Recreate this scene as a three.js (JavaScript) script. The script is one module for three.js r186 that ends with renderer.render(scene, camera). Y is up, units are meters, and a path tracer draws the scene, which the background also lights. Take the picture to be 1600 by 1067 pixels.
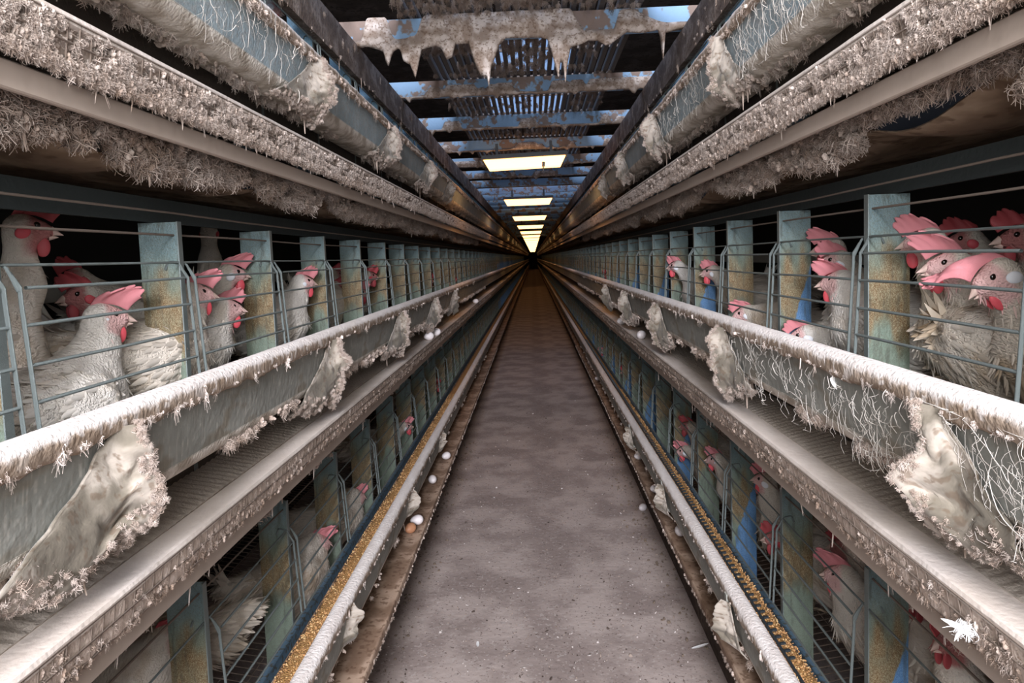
import * as THREE from 'three';
import { mergeGeometries, toCreasedNormals } from 'three/addons/utils/BufferGeometryUtils.js';
import { RectAreaLightUniformsLib } from 'three/addons/lights/RectAreaLightUniformsLib.js';

// ---------------------------------------------------------------- camera, light, exposure
// World: y up, floor at 0; the aisle runs along -z. Z below always means the distance down the aisle (world z = -Z).
const EYE = 1.5;
const scene = new THREE.Scene();
scene.background = new THREE.Color(0x000000);
const FOCAL = 1100;
const camera = new THREE.PerspectiveCamera(2 * Math.atan(1067 / 2 / FOCAL) * 180 / Math.PI, 1600 / 1067, 0.05, 200);
{
  const aisle = new THREE.Vector3(33, 80.5, -FOCAL).normalize();           // the aisle's direction as the camera sees it
  const up = new THREE.Vector3(-0.037, 1, 0);                              // the camera is rolled by two degrees
  up.z = -(up.x * aisle.x + up.y * aisle.y) / aisle.z; up.normalize();
  const right = new THREE.Vector3().crossVectors(aisle, up);
  const m = new THREE.Matrix4().makeBasis(right, up, aisle.clone().negate());   // world -> camera
  camera.quaternion.setFromRotationMatrix(m.transpose());
  camera.position.set(0, EYE, 0);
  camera.setViewOffset(1600, 1067, 0, 51, 1600, 1067);
}
const renderer = new THREE.WebGLRenderer();
renderer.shadowMap.enabled = true;
renderer.toneMapping = THREE.LinearToneMapping;
renderer.toneMappingExposure = 1.0;
RectAreaLightUniformsLib.init();
function areaLight(color, intensity, w, h, pos, target) {
  const l = new THREE.RectAreaLight(color, intensity, w, h);
  l.position.set(...pos); l.lookAt(...target); scene.add(l); return l;
}
// daylight from the open end of the house behind the photographer, then from the roof light above that end, then an added front fill
areaLight(0xf6f6ff, 205, 1.0, 1.0, [-0.03, EYE + 1.4, 3.9], [-0.03, EYE - 0.1, -3]);
areaLight(0xfbf6f2, 9, 0.8, 1.0, [-0.03, EYE + 1.3, -0.1], [-0.03, EYE, -0.9]);
areaLight(0xf6f6f8, 21, 0.8, 0.7, [-0.03, EYE + 0.35, 0.7], [-0.03, EYE - 0.05, -2]);  // unseen fill added near the camera to brighten the cage fronts
const SKYLIGHT = [0xa8c4f0, 2.2];
const LAMP = { color: 0xffb870, glow: 5, light: 10 };

// ---------------------------------------------------------------- helpers
function rng(seed) { let a = seed >>> 0; return () => { a = a + 0x6D2B79F5 | 0; let t = Math.imul(a ^ a >>> 15, 1 | a); t = t + Math.imul(t ^ t >>> 7, 61 | t) ^ t; return ((t ^ t >>> 14) >>> 0) / 4294967296; }; }
const lerp = (a, b, t) => a + (b - a) * t, clamp = (x, a = 0, b = 1) => Math.min(b, Math.max(a, x));
const smooth = (a, b, x) => { const t = clamp((x - a) / (b - a)); return t * t * (3 - 2 * t); };
function hash3(x, y, z) { let h = Math.imul(x, 374761393) + Math.imul(y, 668265263) + Math.imul(z, 1274126177) | 0; h = Math.imul(h ^ h >>> 13, 1274126177); return ((h ^ h >>> 16) >>> 0) / 4294967296; }
function noise3(x, y, z) {
  const xi = Math.floor(x), yi = Math.floor(y), zi = Math.floor(z); let u = x - xi, v = y - yi, w = z - zi;
  u = u * u * (3 - 2 * u); v = v * v * (3 - 2 * v); w = w * w * (3 - 2 * w);
  const c = (i, j, k) => hash3(xi + i, yi + j, zi + k);
  return lerp(lerp(lerp(c(0, 0, 0), c(1, 0, 0), u), lerp(c(0, 1, 0), c(1, 1, 0), u), v), lerp(lerp(c(0, 0, 1), c(1, 0, 1), u), lerp(c(0, 1, 1), c(1, 1, 1), u), v), w);
}
function fbm(x, y, z, o = 3) { let s = 0, a = 0.5, t = 0; for (let i = 0; i < o; i++) { s += a * noise3(x, y, z); t += a; a *= 0.5; x = x * 2.03 + 7.1; y = y * 2.03 + 3.3; z = z * 2.03 + 5.7; } return s / t; }
// noise that repeats every p cells, for textures
function tile(x, y, p, seed) {
  const xi = Math.floor(x), yi = Math.floor(y); let u = x - xi, v = y - yi; u = u * u * (3 - 2 * u); v = v * v * (3 - 2 * v);
  const m = (a) => ((a % p) + p) % p, c = (i, j) => hash3(m(xi + i), m(yi + j), seed);
  return lerp(lerp(c(0, 0), c(1, 0), u), lerp(c(0, 1), c(1, 1), u), v);
}
function tfbm(x, y, p, seed, o = 4) { let s = 0, a = 0.5, t = 0; for (let i = 0; i < o; i++) { s += a * tile(x * p, y * p, p, seed + i); t += a; a *= 0.5; p *= 2; } return s / t; }
function texture(n, m, fn, colour = true) {
  const d = new Uint8Array(n * m * 4);
  for (let j = 0; j < m; j++) for (let i = 0; i < n; i++) {
    const c = fn(i / n, j / m), k = 4 * (j * n + i);
    if (typeof c === 'number') d[k] = d[k + 1] = d[k + 2] = clamp(c) * 255; else for (let q = 0; q < 3; q++) d[k + q] = clamp(c[q], 0, 255);
    d[k + 3] = 255;
  }
  const t = new THREE.DataTexture(d, n, m); t.wrapS = t.wrapT = THREE.RepeatWrapping; t.magFilter = THREE.LinearFilter; t.minFilter = THREE.LinearMipmapLinearFilter; t.generateMipmaps = true;
  if (colour) t.colorSpace = THREE.SRGBColorSpace; t.needsUpdate = true; return t;
}
const rep = (t, a, b = a) => { const c = t.clone(); c.repeat.set(a, b); c.needsUpdate = true; return c; };
const mix3 = (a, b, t) => [lerp(a[0], b[0], t), lerp(a[1], b[1], t), lerp(a[2], b[2], t)];
const names = {};
function numbered(n) { const k = names[n] = (names[n] ?? -1) + 1; return k ? n + '_' + String(k).padStart(3, '0') : n; }
function tag(o, label, category, group, kind) { Object.assign(o.userData, { label, category }); if (group) o.userData.group = group; if (kind) o.userData.kind = kind; return o; }
function thing(name, label, category, pos = [0, 0, 0], turn = 0, group) {
  const o = new THREE.Group(); o.name = numbered(name); o.position.set(...pos); o.rotation.y = turn; scene.add(o); return tag(o, label, category, group);
}
function mesh(name, geo, mat, parent = scene) {
  const m = new THREE.Mesh(Array.isArray(geo) ? mergeGeometries(geo.map(plain)) : geo, mat); m.name = parent === scene ? numbered(name) : name; m.castShadow = m.receiveShadow = true; parent.add(m); return m;
}
function stuff(m) { m.userData.kind = 'stuff'; return m; }
function struct(name, geo, mat, parent = scene) { const m = mesh(name, geo, mat, parent); if (parent === scene) m.userData.kind = 'structure'; return m; }
function plain(g) { const q = g.index ? g.toNonIndexed() : g; for (const k of Object.keys(q.attributes)) if (!['position', 'normal', 'uv'].includes(k)) q.deleteAttribute(k); return q; }
function box(w, h, d, x = 0, y = 0, z = 0) {            // uv in metres
  const g = new THREE.BoxGeometry(w, h, d), uv = g.attributes.uv, s = [[d, h], [d, h], [w, d], [w, d], [w, h], [w, h]];
  for (let i = 0; i < 24; i++) uv.setXY(i, uv.getX(i) * s[i >> 2][0], uv.getY(i) * s[i >> 2][1]);
  return g.translate(x, y, z);
}
function tube(pts, r, seg = 8, rad = 5) { const c = new THREE.CatmullRomCurve3(pts.map(p => new THREE.Vector3(...p)), false, 'catmullrom', 0.3); return new THREE.TubeGeometry(c, seg, r, rad, false); }
function rod(a, b, r, rad = 6) {
  const A = new THREE.Vector3(...a), B = new THREE.Vector3(...b), L = A.distanceTo(B), g = new THREE.CylinderGeometry(r, r, L, rad, 1);
  g.applyQuaternion(new THREE.Quaternion().setFromUnitVectors(new THREE.Vector3(0, 1, 0), B.clone().sub(A).normalize())); const M = A.add(B).multiplyScalar(0.5); return g.translate(M.x, M.y, M.z);
}
// a strand that tapers and bends: base at a, tip at b
function strand(a, b, r, bend = [0, 0, 0], seg = 4, rad = 4, tip = 0.15) {
  const pos = [], idx = [], A = new THREE.Vector3(...a), B = new THREE.Vector3(...b), dir = B.clone().sub(A).normalize();
  const s = Math.abs(dir.y) > 0.9 ? new THREE.Vector3(1, 0, 0) : new THREE.Vector3(0, 1, 0), u = s.clone().cross(dir).normalize(), v = dir.clone().cross(u);
  for (let i = 0; i <= seg; i++) {
    const t = i / seg, k = 4 * t * (1 - t), c = A.clone().lerp(B, t); c.x += bend[0] * k; c.y += bend[1] * k; c.z += bend[2] * k;
    const R = r * lerp(1, tip, t) * (0.75 + 0.5 * hash3(i * 7 + Math.round(a[2] * 1e4), Math.round(b[1] * 1e4), 5));
    for (let j = 0; j < rad; j++) { const an = j / rad * 2 * Math.PI; pos.push(c.x + R * (u.x * Math.cos(an) + v.x * Math.sin(an)), c.y + R * (u.y * Math.cos(an) + v.y * Math.sin(an)), c.z + R * (u.z * Math.cos(an) + v.z * Math.sin(an))); }
  }
  for (let i = 0; i < seg; i++) for (let j = 0; j < rad; j++) { const p = i * rad + j, q = i * rad + (j + 1) % rad; idx.push(p, q, p + rad, q, q + rad, p + rad); }
  const g = new THREE.BufferGeometry(); g.setAttribute('position', new THREE.Float32BufferAttribute(pos, 3)); g.setAttribute('uv', new THREE.Float32BufferAttribute(new Float32Array(pos.length / 3 * 2), 2)); g.setIndex(idx); g.computeVertexNormals(); return g;
}
// grid surface from fn(u, v) -> [x, y, z, uvx, uvy]; thick > 0 makes it a closed slab
function sheet(nu, nv, fn, thick = 0) {
  const pos = [], uv = [], idx = [], W = nu + 1;
  for (let j = 0; j <= nv; j++) for (let i = 0; i <= nu; i++) { const p = fn(i / nu, j / nv); pos.push(p[0], p[1], p[2]); uv.push(p[3] ?? i / nu, p[4] ?? j / nv); }
  for (let j = 0; j < nv; j++) for (let i = 0; i < nu; i++) { const a = j * W + i; idx.push(a, a + 1, a + W, a + 1, a + W + 1, a + W); }
  let g = new THREE.BufferGeometry(); g.setAttribute('position', new THREE.Float32BufferAttribute(pos, 3)); g.setAttribute('uv', new THREE.Float32BufferAttribute(uv, 2)); g.setIndex(idx); g.computeVertexNormals();
  if (!thick) return g;
  const n = g.attributes.normal.array, N = pos.length / 3, p2 = pos.slice(), uv2 = uv.concat(uv), id2 = idx.slice();
  for (let k = 0; k < N * 3; k++) p2.push(pos[k] - n[k] * thick);
  for (let k = 0; k < idx.length; k += 3) id2.push(N + idx[k], N + idx[k + 2], N + idx[k + 1]);
  const edge = []; for (let i = 0; i < nu; i++) edge.push([i + 1, i], [nv * W + i, nv * W + i + 1]); for (let j = 0; j < nv; j++) edge.push([j * W, (j + 1) * W], [(j + 1) * W + nu, j * W + nu]);
  for (const [a, b] of edge) id2.push(a, b, N + b, a, N + b, N + a);
  g = new THREE.BufferGeometry(); g.setAttribute('position', new THREE.Float32BufferAttribute(p2, 3)); g.setAttribute('uv', new THREE.Float32BufferAttribute(uv2, 2)); g.setIndex(id2); g.computeVertexNormals(); return g;
}
// the two cage rows: d is measured from the cage fronts towards the aisle, y from the camera's height
const rowX = (s, d) => s < 0 ? -0.68 + d : 0.625 - d;
function zList(a, list) { const r = [a]; let z = a; for (const [step, end] of list) while (z < end - 1e-6) { z = Math.min(end, z + step); r.push(z); } return r; }
// sweep a profile [[d, y], ...] down the aisle; disp(d, y, Z, i) -> [dd, dy] roughens it
function sweep(s, prof, zs, { closed = true, disp, crease, x0 = null } = {}) {
  const P = prof.map(p => p.slice()), n = P.length, pos = [], uv = [], idx = [], X = (d) => x0 === null ? rowX(s, d) : d;
  let area = 0; for (let i = 0; i < n; i++) { const a = P[i], b = P[(i + 1) % n]; area += X(a[0]) * b[1] - X(b[0]) * a[1]; }
  const m0 = closed ? n + 1 : n; let L = 0; let len = [0]; for (let i = 1; i < m0; i++) { L += Math.hypot(P[i % n][0] - P[i - 1][0], P[i % n][1] - P[i - 1][1]); len.push(L); }
  const back = area < 0; if (back) { P.reverse(); len = closed ? [...len.slice(0, n).reverse(), len[n - 1] - len[n]] : len.reverse(); }
  if (back && closed) len[n] = len[n - 1] - (L - len[0]);
  const m = m0;
  for (const Z of zs) for (let i = 0; i < m; i++) { let [d, y] = P[i % n]; const o = disp ? disp(d, y, Z, back ? n - 1 - i % n : i % n) : null; if (o) { d += o[0]; y += o[1]; } pos.push(X(d), EYE + y, -Z); uv.push(len[i], Z); }
  for (let k = 0; k + 1 < zs.length; k++) for (let i = 0; i + 1 < m; i++) { const a = k * m + i; idx.push(a, a + 1, a + m, a + 1, a + m + 1, a + m); }
  if (closed) for (const k of [0, zs.length - 1]) { const c = pos.length / 3, o = k * m; let cx = 0, cy = 0; for (let i = 0; i < n; i++) { cx += pos[3 * (o + i)]; cy += pos[3 * (o + i) + 1]; } pos.push(cx / n, cy / n, -zs[k]); uv.push(0, zs[k]); for (let i = 0; i + 1 < m; i++) k ? idx.push(c, o + i, o + i + 1) : idx.push(c, o + i + 1, o + i); }
  let g = new THREE.BufferGeometry(); g.setAttribute('position', new THREE.Float32BufferAttribute(pos, 3)); g.setAttribute('uv', new THREE.Float32BufferAttribute(uv, 2)); g.setIndex(idx); g.computeVertexNormals();
  if (crease) g = toCreasedNormals(g, crease);
  return g;
}
const thin = (pts, t) => {        // an open profile given thickness t
  const a = [], b = []; for (let i = 0; i < pts.length; i++) { const p = pts[Math.max(0, i - 1)], q = pts[Math.min(pts.length - 1, i + 1)], L = Math.hypot(q[0] - p[0], q[1] - p[1]), nx = -(q[1] - p[1]) / L, ny = (q[0] - p[0]) / L; a.push([pts[i][0] + nx * t / 2, pts[i][1] + ny * t / 2]); b.unshift([pts[i][0] - nx * t / 2, pts[i][1] - ny * t / 2]); }
  return a.concat(b);
};
function scatter(name, geo, mat, list, parent) {     // list of {p, r: [x,y,z], s: number | [x,y,z], c: [r,g,b]}
  const im = new THREE.InstancedMesh(geo, mat, list.length), o = new THREE.Object3D(), c = new THREE.Color();
  list.forEach((e, i) => { o.position.set(...e.p); if (e.q) o.quaternion.copy(e.q); else o.rotation.set(...(e.r ?? [0, 0, 0])); Array.isArray(e.s) ? o.scale.set(...e.s) : o.scale.setScalar(e.s ?? 1); o.updateMatrix(); im.setMatrixAt(i, o.matrix); if (e.c) im.setColorAt(i, c.setRGB(...e.c)); });
  im.name = parent === scene ? numbered(name) : name; im.castShadow = im.receiveShadow = true; im.userData.kind = 'stuff'; parent.add(im); return im;
}
const ORD = 'first second third fourth fifth sixth seventh eighth ninth tenth eleventh twelfth thirteenth fourteenth fifteenth sixteenth seventeenth eighteenth nineteenth twentieth'.split(' ');
const ord = (k) => k <= 20 ? ORD[k - 1] : 'twenty-' + ORD[k - 21];

// ---------------------------------------------------------------- materials
const std = (o) => new THREE.MeshStandardMaterial(Object.assign({ roughness: 0.9, metalness: 0 }, o));
const streak = (u, v, s) => 0.6 * tfbm(u, v, 8, s, 3) + 0.4 * tile(u * 96, v * 6, 96, s + 9);
const bumpFine = texture(256, 256, (u, v) => tfbm(u, v, 16, 3, 4), false);
const bumpDust = texture(512, 512, (u, v) => { const a = tfbm(u, v, 24, 11, 4), b = tfbm(u, v, 6, 15, 3); return 0.65 * a + 0.35 * b; }, false);
const dustMap = texture(512, 512, (u, v) => { const a = tfbm(u, v, 8, 21, 5), b = tfbm(u, v, 40, 31, 2); let c = mix3([166, 148, 134], [224, 212, 203], smooth(0.3, 0.65, a)); return mix3(c, [120, 98, 82], 0.55 * smooth(0.58, 0.75, b)); });
const crustMap = texture(256, 1024, (u, v) => {        // u runs round the lip's profile: white dust on top, brown cake on the face
  const a = tfbm(u, v, 12, 41, 4), b = tfbm(u * 0.4, v, 40, 45, 3), drip = tile(u * 3, v * 90, 90, 47), e = u + 0.10 * (tfbm(u * 0.2, v, 36, 49, 3) - 0.5);
  const c = mix3([206, 196, 190], [232, 226, 222], a), cake = mix3(mix3([132, 112, 92], [176, 160, 146], a), [206, 196, 188], smooth(0.5, 0.75, drip) * smooth(0.45, 0.6, b));
  return mix3(c, cake, smooth(0.36, 0.43, e));
});
const troughMap = texture(512, 512, (u, v) => { const a = tfbm(u, v, 5, 51, 4), s = tile(u * 12, v * 220, 220, 55), b = tfbm(u, v, 24, 57, 3); let c = mix3([128, 130, 124], [164, 165, 158], a); c = mix3(c, [196, 190, 180], 0.5 * smooth(0.5, 0.95, s) * smooth(0.3, 0.6, b)); return mix3(c, [118, 106, 88], 0.5 * smooth(0.55, 0.72, tfbm(u, v, 7, 59, 3))); });
const beamMap = texture(512, 512, (u, v) => { const a = tfbm(u, v, 6, 61, 4), b = tfbm(u, v, 22, 65, 3); return mix3([150, 186, 220], [146, 128, 118], smooth(0.52, 0.60, 0.7 * a + 0.3 * b)); });
const floorMap = texture(1024, 1024, (u, v) => {
  const a = tfbm(u, v, 6, 71, 5), b = tfbm(u, v, 140, 75, 2), w = tfbm(u, v, 110, 79, 2); let c = mix3([150, 136, 130], [184, 170, 163], smooth(0.3, 0.7, a));
  c = mix3(c, [96, 82, 76], 0.5 * smooth(0.72, 0.82, b)); return mix3(c, [186, 176, 170], 0.7 * smooth(0.70, 0.78, w));
});
const grainMap = texture(256, 256, (u, v) => { const a = tile(u * 64, v * 64, 64, 81), b = tfbm(u, v, 8, 85, 3); return mix3(mix3([126, 84, 40], [218, 170, 104], a), [150, 122, 84], 0.4 * b); });
const blueMap = texture(256, 256, (u, v) => { const a = tfbm(u, v, 8, 91, 4), b = tfbm(u, v, 40, 95, 2); return mix3(mix3([84, 112, 136], [112, 140, 160], a), [84, 74, 60], 0.7 * smooth(0.56, 0.7, b)); });
const M = {
  dust: std({ map: rep(dustMap, 4), bumpMap: rep(bumpDust, 5), bumpScale: 0.004, roughness: 1 }),
  crust: std({ map: rep(crustMap, 7.6, 1.6), bumpMap: rep(bumpDust, 7), bumpScale: 0.003, roughness: 1 }),
  fuzz: std({ color: 0xffffff, roughness: 1 }),
  crustPlain: std({ map: rep(texture(256, 256, (u, v) => mix3([186, 168, 154], [226, 212, 202], tfbm(u, v, 14, 131, 4))), 6), bumpMap: rep(bumpDust, 12), bumpScale: 0.002, roughness: 1 }), flap: std({ color: 0x4a423b, bumpMap: rep(bumpDust, 6), bumpScale: 0.003, roughness: 1 }),
  web: new THREE.MeshPhysicalMaterial({ map: rep(texture(256, 256, (u, v) => { const a = tfbm(u, v, 5, 161, 5), b = tfbm(u, v, 26, 163, 3); return mix3(mix3([122, 114, 100], [186, 176, 164], smooth(0.32, 0.62, a)), [96, 76, 58], 0.5 * smooth(0.55, 0.75, b)); }), 5, 5), bumpMap: rep(bumpDust, 7), bumpScale: 0.0012, roughness: 1, transmission: 0.3, thickness: 0, side: THREE.DoubleSide }),
  thread: std({ color: 0xd6d0c8, roughness: 1 }),
  trough: std({ map: rep(troughMap, 4, 1.6), bumpMap: rep(bumpFine, 5), bumpScale: 0.0012, roughness: 0.8, metalness: 0 }),
  troughTopLit: std({ map: rep(texture(512, 512, (u, v) => { const a = tfbm(u, v, 6, 141, 4), f = tile(u * 160, v * 160, 160, 145), b = tfbm(u, v, 30, 147, 3); return mix3(mix3([134, 152, 160], [178, 194, 200], a), mix3([110, 112, 112], [205, 205, 202], f), 0.45 * smooth(0.4, 0.65, b)); }), 4, 4), bumpMap: rep(bumpDust, 8), bumpScale: 0.0015, roughness: 0.85 }),  // top trough wall: the stronger light up there is put into its colour
  band: std({ map: rep(texture(256, 256, (u, v) => mix3([176, 166, 152], [228, 222, 212], smooth(0.3, 0.65, tfbm(u, v, 10, 171, 4)))), 3), bumpMap: rep(bumpDust, 9), bumpScale: 0.004, roughness: 1 }),
  belt: std({ map: rep(texture(256, 256, (u, v) => mix3([196, 184, 174], [222, 212, 204], tfbm(u, v, 8, 121, 4))), 3), bumpMap: rep(bumpDust, 6), bumpScale: 0.0012, roughness: 0.95 }),
  beltLow: std({ map: rep(dustMap, 2), color: 0xc9b7a6, bumpMap: rep(bumpFine, 4), bumpScale: 0.0008, roughness: 0.95 }),
  lath: std({ color: 0xb7a89c, bumpMap: rep(bumpFine, 3), bumpScale: 0.0006, roughness: 0.9 }),
  wire: std({ color: 0x86908f, roughness: 0.55, metalness: 0.55, bumpMap: rep(bumpFine, 60), bumpScale: 0.0006 }),
  wireDust: std({ color: 0x7d7066, roughness: 1 }),
  rib: std({ color: 0xaba196, roughness: 1, bumpMap: rep(bumpDust, 12), bumpScale: 0.002 }),
  blue: std({ map: rep(blueMap, 3), roughness: 0.6, metalness: 0.2 }),
  header: std({ color: 0x2e3535, bumpMap: rep(bumpFine, 6), bumpScale: 0.001, roughness: 0.85 }),
  beam: std({ map: rep(beamMap, 2.2, 2.2), bumpMap: rep(bumpDust, 4), bumpScale: 0.002, roughness: 0.8 }),
  rail: std({ map: rep(dustMap, 2.5), color: 0xa59c94, bumpMap: rep(bumpDust, 5), bumpScale: 0.003, roughness: 1 }),
  slat: std({ color: 0x7d7672, bumpMap: rep(bumpDust, 8), bumpScale: 0.003, roughness: 1 }),
  manure: std({ map: rep(dustMap, 1.3), color: 0xb5a693, bumpMap: rep(bumpFine, 2), bumpScale: 0.003, roughness: 1 }),
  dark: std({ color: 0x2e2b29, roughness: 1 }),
  wall: std({ map: rep(dustMap, 1), color: 0x6a625c, roughness: 1 }),
  floor: std({ map: rep(floorMap, 0.9), bumpMap: rep(bumpDust, 2), bumpScale: 0.003, roughness: 0.95 }),
  grain: std({ map: rep(grainMap, 7), bumpMap: rep(texture(256, 256, (u, v) => tile(u * 64, v * 64, 64, 87), false), 7), bumpScale: 0.003, roughness: 0.9 }),
  seed: std({ color: 0xffffff, roughness: 0.8 }),
  egg: std({ color: 0xe9e2e2, roughness: 0.45 }), eggBrown: std({ color: 0xc08a68, roughness: 0.5 }),
  body: std({ vertexColors: true, roughness: 0.95, bumpMap: rep(bumpDust, 9), bumpScale: 0.006 }),
  feather: new THREE.MeshPhysicalMaterial({ color: 0xffffff, roughness: 1, side: THREE.DoubleSide }),
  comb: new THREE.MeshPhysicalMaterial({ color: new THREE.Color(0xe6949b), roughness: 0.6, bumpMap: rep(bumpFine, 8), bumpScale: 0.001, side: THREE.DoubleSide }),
  combDim: new THREE.MeshPhysicalMaterial({ color: new THREE.Color(0xb04a50), roughness: 0.6, side: THREE.DoubleSide }),  // comb of dim hens: pink darkened in colour for the shade around them
  wattle: std({ color: 0xd85560, roughness: 0.5 }), lobe: std({ color: 0xeef0f6, roughness: 0.7 }), beak: std({ color: 0xd8bdb2, roughness: 0.5 }), eye: std({ color: 0x1a100c, roughness: 0.15 }),
  metalGrey: std({ color: 0x6d6f70, roughness: 0.6, metalness: 0.4 }), flight: std({ color: 0x3c4348, roughness: 0.6, metalness: 0.5 }), pvc: std({ color: 0xa5a49c, roughness: 0.7 }),
};
// galvanised partition strips: blue zinc above, rust and manure speckle in the middle, some with a wiped blue corner
function stripMap(seed, wiped) {
  return texture(96, 512, (u, v) => {            // v = 0 at the foot
    const f = tfbm(u * 0.25, v, 16, seed, 4), g = hash3(Math.floor(u * 96), Math.floor(v * 512), seed), a = tfbm(u, v, 4, seed + 5, 3);
    let c = mix3([104, 128, 134], [140, 160, 162], f);
    const mid = smooth(0.42, 0.52, v + 0.2 * (a - 0.5)) * (1 - smooth(0.62, 0.84, v + 0.3 * (a - 0.5)));
    c = mix3(c, [118, 124, 88], 0.45 * (1 - smooth(0.7, 0.95, v)));
    c = mix3(c, [96, 92, 78], 0.5 * (g > 0.8)); c = mix3(c, g > 0.4 ? [112, 80, 48] : [168, 150, 116], mid * (0.5 + 0.5 * f));
    if (wiped) { const e = smooth(0, 0.03, (u - 0.4) * 0.45 - v + 0.47 + 0.14 * (f - 0.5)); c = mix3(c, mix3([70, 112, 160], [120, 158, 196], g), e); }
    return mix3(c, [70, 70, 62], 0.35 * smooth(0.55, 0.8, tfbm(u, v, 10, seed + 8, 3)));
  });
}
const stripTopLit = std({ map: texture(96, 256, (u, v) => { const f = tfbm(u, v, 8, 151, 4), g = hash3(Math.floor(u * 96), Math.floor(v * 256), 153); return mix3(mix3([128, 176, 208], [164, 204, 228], f), [110, 120, 120], 0.35 * (g > 0.85) + 0.3 * smooth(0.6, 0.75, f)); }), roughness: 0.6, bumpMap: rep(bumpFine, 2, 8), bumpScale: 0.0006 });  // top tier strips: clean blue paint, brightened in colour for the light they catch
const stripMats = [0, 1, 2, 3].map(i => std({ map: stripMap(101 + 17 * i, i % 2), roughness: 0.62, metalness: 0.25, bumpMap: rep(bumpFine, 2, 8), bumpScale: 0.0008 }));

// ---------------------------------------------------------------- the house
const PITCH = 0.475, ZN = (n) => 1.355 + PITCH * n, FAR = 92, Z0 = -1.2;
const TIERS = [['top', 0.72, 1], ['middle', 0, -1], ['bottom', -0.72, 0]];     // name, height above the middle tier, first partition in view
const SIDES = [[-1, 'left'], [1, 'right']];
const FINE = zList(0.3, [[0.012, 3.2], [0.03, 6], [0.12, 10], [0.8, 22], [6, FAR]]), ROUGH = zList(Z0, [[0.12, 6], [0.5, 12], [4, FAR]]), STRAIGHT = [Z0, 4, 12, 40, FAR];
{
  const g = sheet(60, 200, (u, v) => { const x = lerp(-2.2, 2.2, u), Z = v < 0.75 ? lerp(Z0 - 3, 8, v / 0.75) : lerp(8, FAR, (v - 0.75) / 0.25); return [x, 0.006 * (fbm(x * 2, 1, Z * 2) - 0.5) + 0.002 * (noise3(x * 30, 2, Z * 30) - 0.5), -Z, x, Z]; });
  struct('floor', [g, box(4.4, 0.1, FAR + 4.4, 0, -0.07, -FAR / 2 + 2)], M.floor);
  struct('ceiling', box(4.6, 0.1, FAR + 4.4, 0, EYE + 1.95, -FAR / 2 + 2), M.wall);
  struct('wall_left', box(0.1, 3.6, FAR + 4.4, -2.25, 1.7, -FAR / 2 + 2), M.wall);
  struct('wall_right', box(0.1, 3.6, FAR + 4.4, 2.25, 1.7, -FAR / 2 + 2), M.wall);
  struct('wall_end', box(4.6, 3.6, 0.1, 0, 1.7, -FAR - 0.1), M.wall);
  struct('wall_back', box(4.6, 3.6, 0.1, 0, 1.7, 4.2), M.wall);
  // roof lights above the walkway
  const em = std({ color: 0xcfe2ff, emissive: 0x9cc4ff, emissiveIntensity: 0.7 });
  for (let k = 0; k < 4; k++) {
    const z = -2.2 - k * 2.2; struct('window_' + (k + 1), box(0.9, 0.02, 1.2, 0, EYE + 1.87, z), em);
    areaLight(...SKYLIGHT, 0.9, 1.2, [0, EYE + 1.85, z], [0, 0, z]);
  }
}
// crumbs of dirt and feed on the floor
{
  const R = rng(5), L = []; const g = new THREE.IcosahedronGeometry(1, 0);
  for (let i = 0; i < 1500; i++) { const Z = 1.9 + 7 * R() * R(), x = lerp(-0.62, 0.58, R()), k = R() < 0.12 ? 0.006 : 0.0028, c = R(); L.push({ p: [x, 0.001, -Z], r: [R() * 6, R() * 6, R() * 6], s: [k * (0.5 + R()), k * 0.45, k * (0.5 + R() * 1.3)], c: c < 0.45 ? [0.07, 0.05, 0.04] : c < 0.8 ? [0.3, 0.24, 0.2] : [0.55, 0.5, 0.47] }); }
  for (let i = 0; i < 260; i++) { const e = R() < 0.5, Z = 1.9 + 4 * R(), x = e ? lerp(-0.66, -0.5, R()) : lerp(0.46, 0.62, R()), k = 0.004 + 0.006 * R(); L.push({ p: [x, 0.002, -Z], r: [R() * 6, R() * 6, R() * 6], s: [k, k * 0.6, k], c: [0.16, 0.12, 0.09] }); }
  tag(scatter('floor_crumbs', g, M.seed, L, scene), 'crumbs of feed and dirt scattered over the concrete floor', 'dirt', null, 'stuff');
}
// dust tufts: bundles of short tapered fibres hanging from y = 0
function tuftGeo(seed, n, spread, len, r) { const R = rng(seed), g = []; for (let i = 0; i < n; i++) { const a = R() * 6.283, q = Math.sqrt(R()) * spread, b = [q * Math.cos(a), 0.1 * len * R(), q * Math.sin(a)], l = len * (0.35 + 0.65 * R()); g.push(strand(b, [b[0] * 1.5 + 0.25 * l * (R() - 0.5), b[1] - l, b[2] * 1.5 + 0.25 * l * (R() - 0.5)], r * (0.6 + 0.8 * R()), [0.12 * l * (R() - 0.5), 0, 0.12 * l * (R() - 0.5)], 3, 3)); } return mergeGeometries(g); }
function lumpGeo(seed, d = 2) { let g = new THREE.IcosahedronGeometry(1, d); const p = g.attributes.position; for (let i = 0; i < p.count; i++) { const v = new THREE.Vector3().fromBufferAttribute(p, i), k = 0.55 + 0.9 * fbm(v.x * 1.6 + seed, v.y * 1.6, v.z * 1.6, 3); p.setXYZ(i, v.x * k, v.y * k, v.z * k); } g.computeVertexNormals(); return g; }
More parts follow.
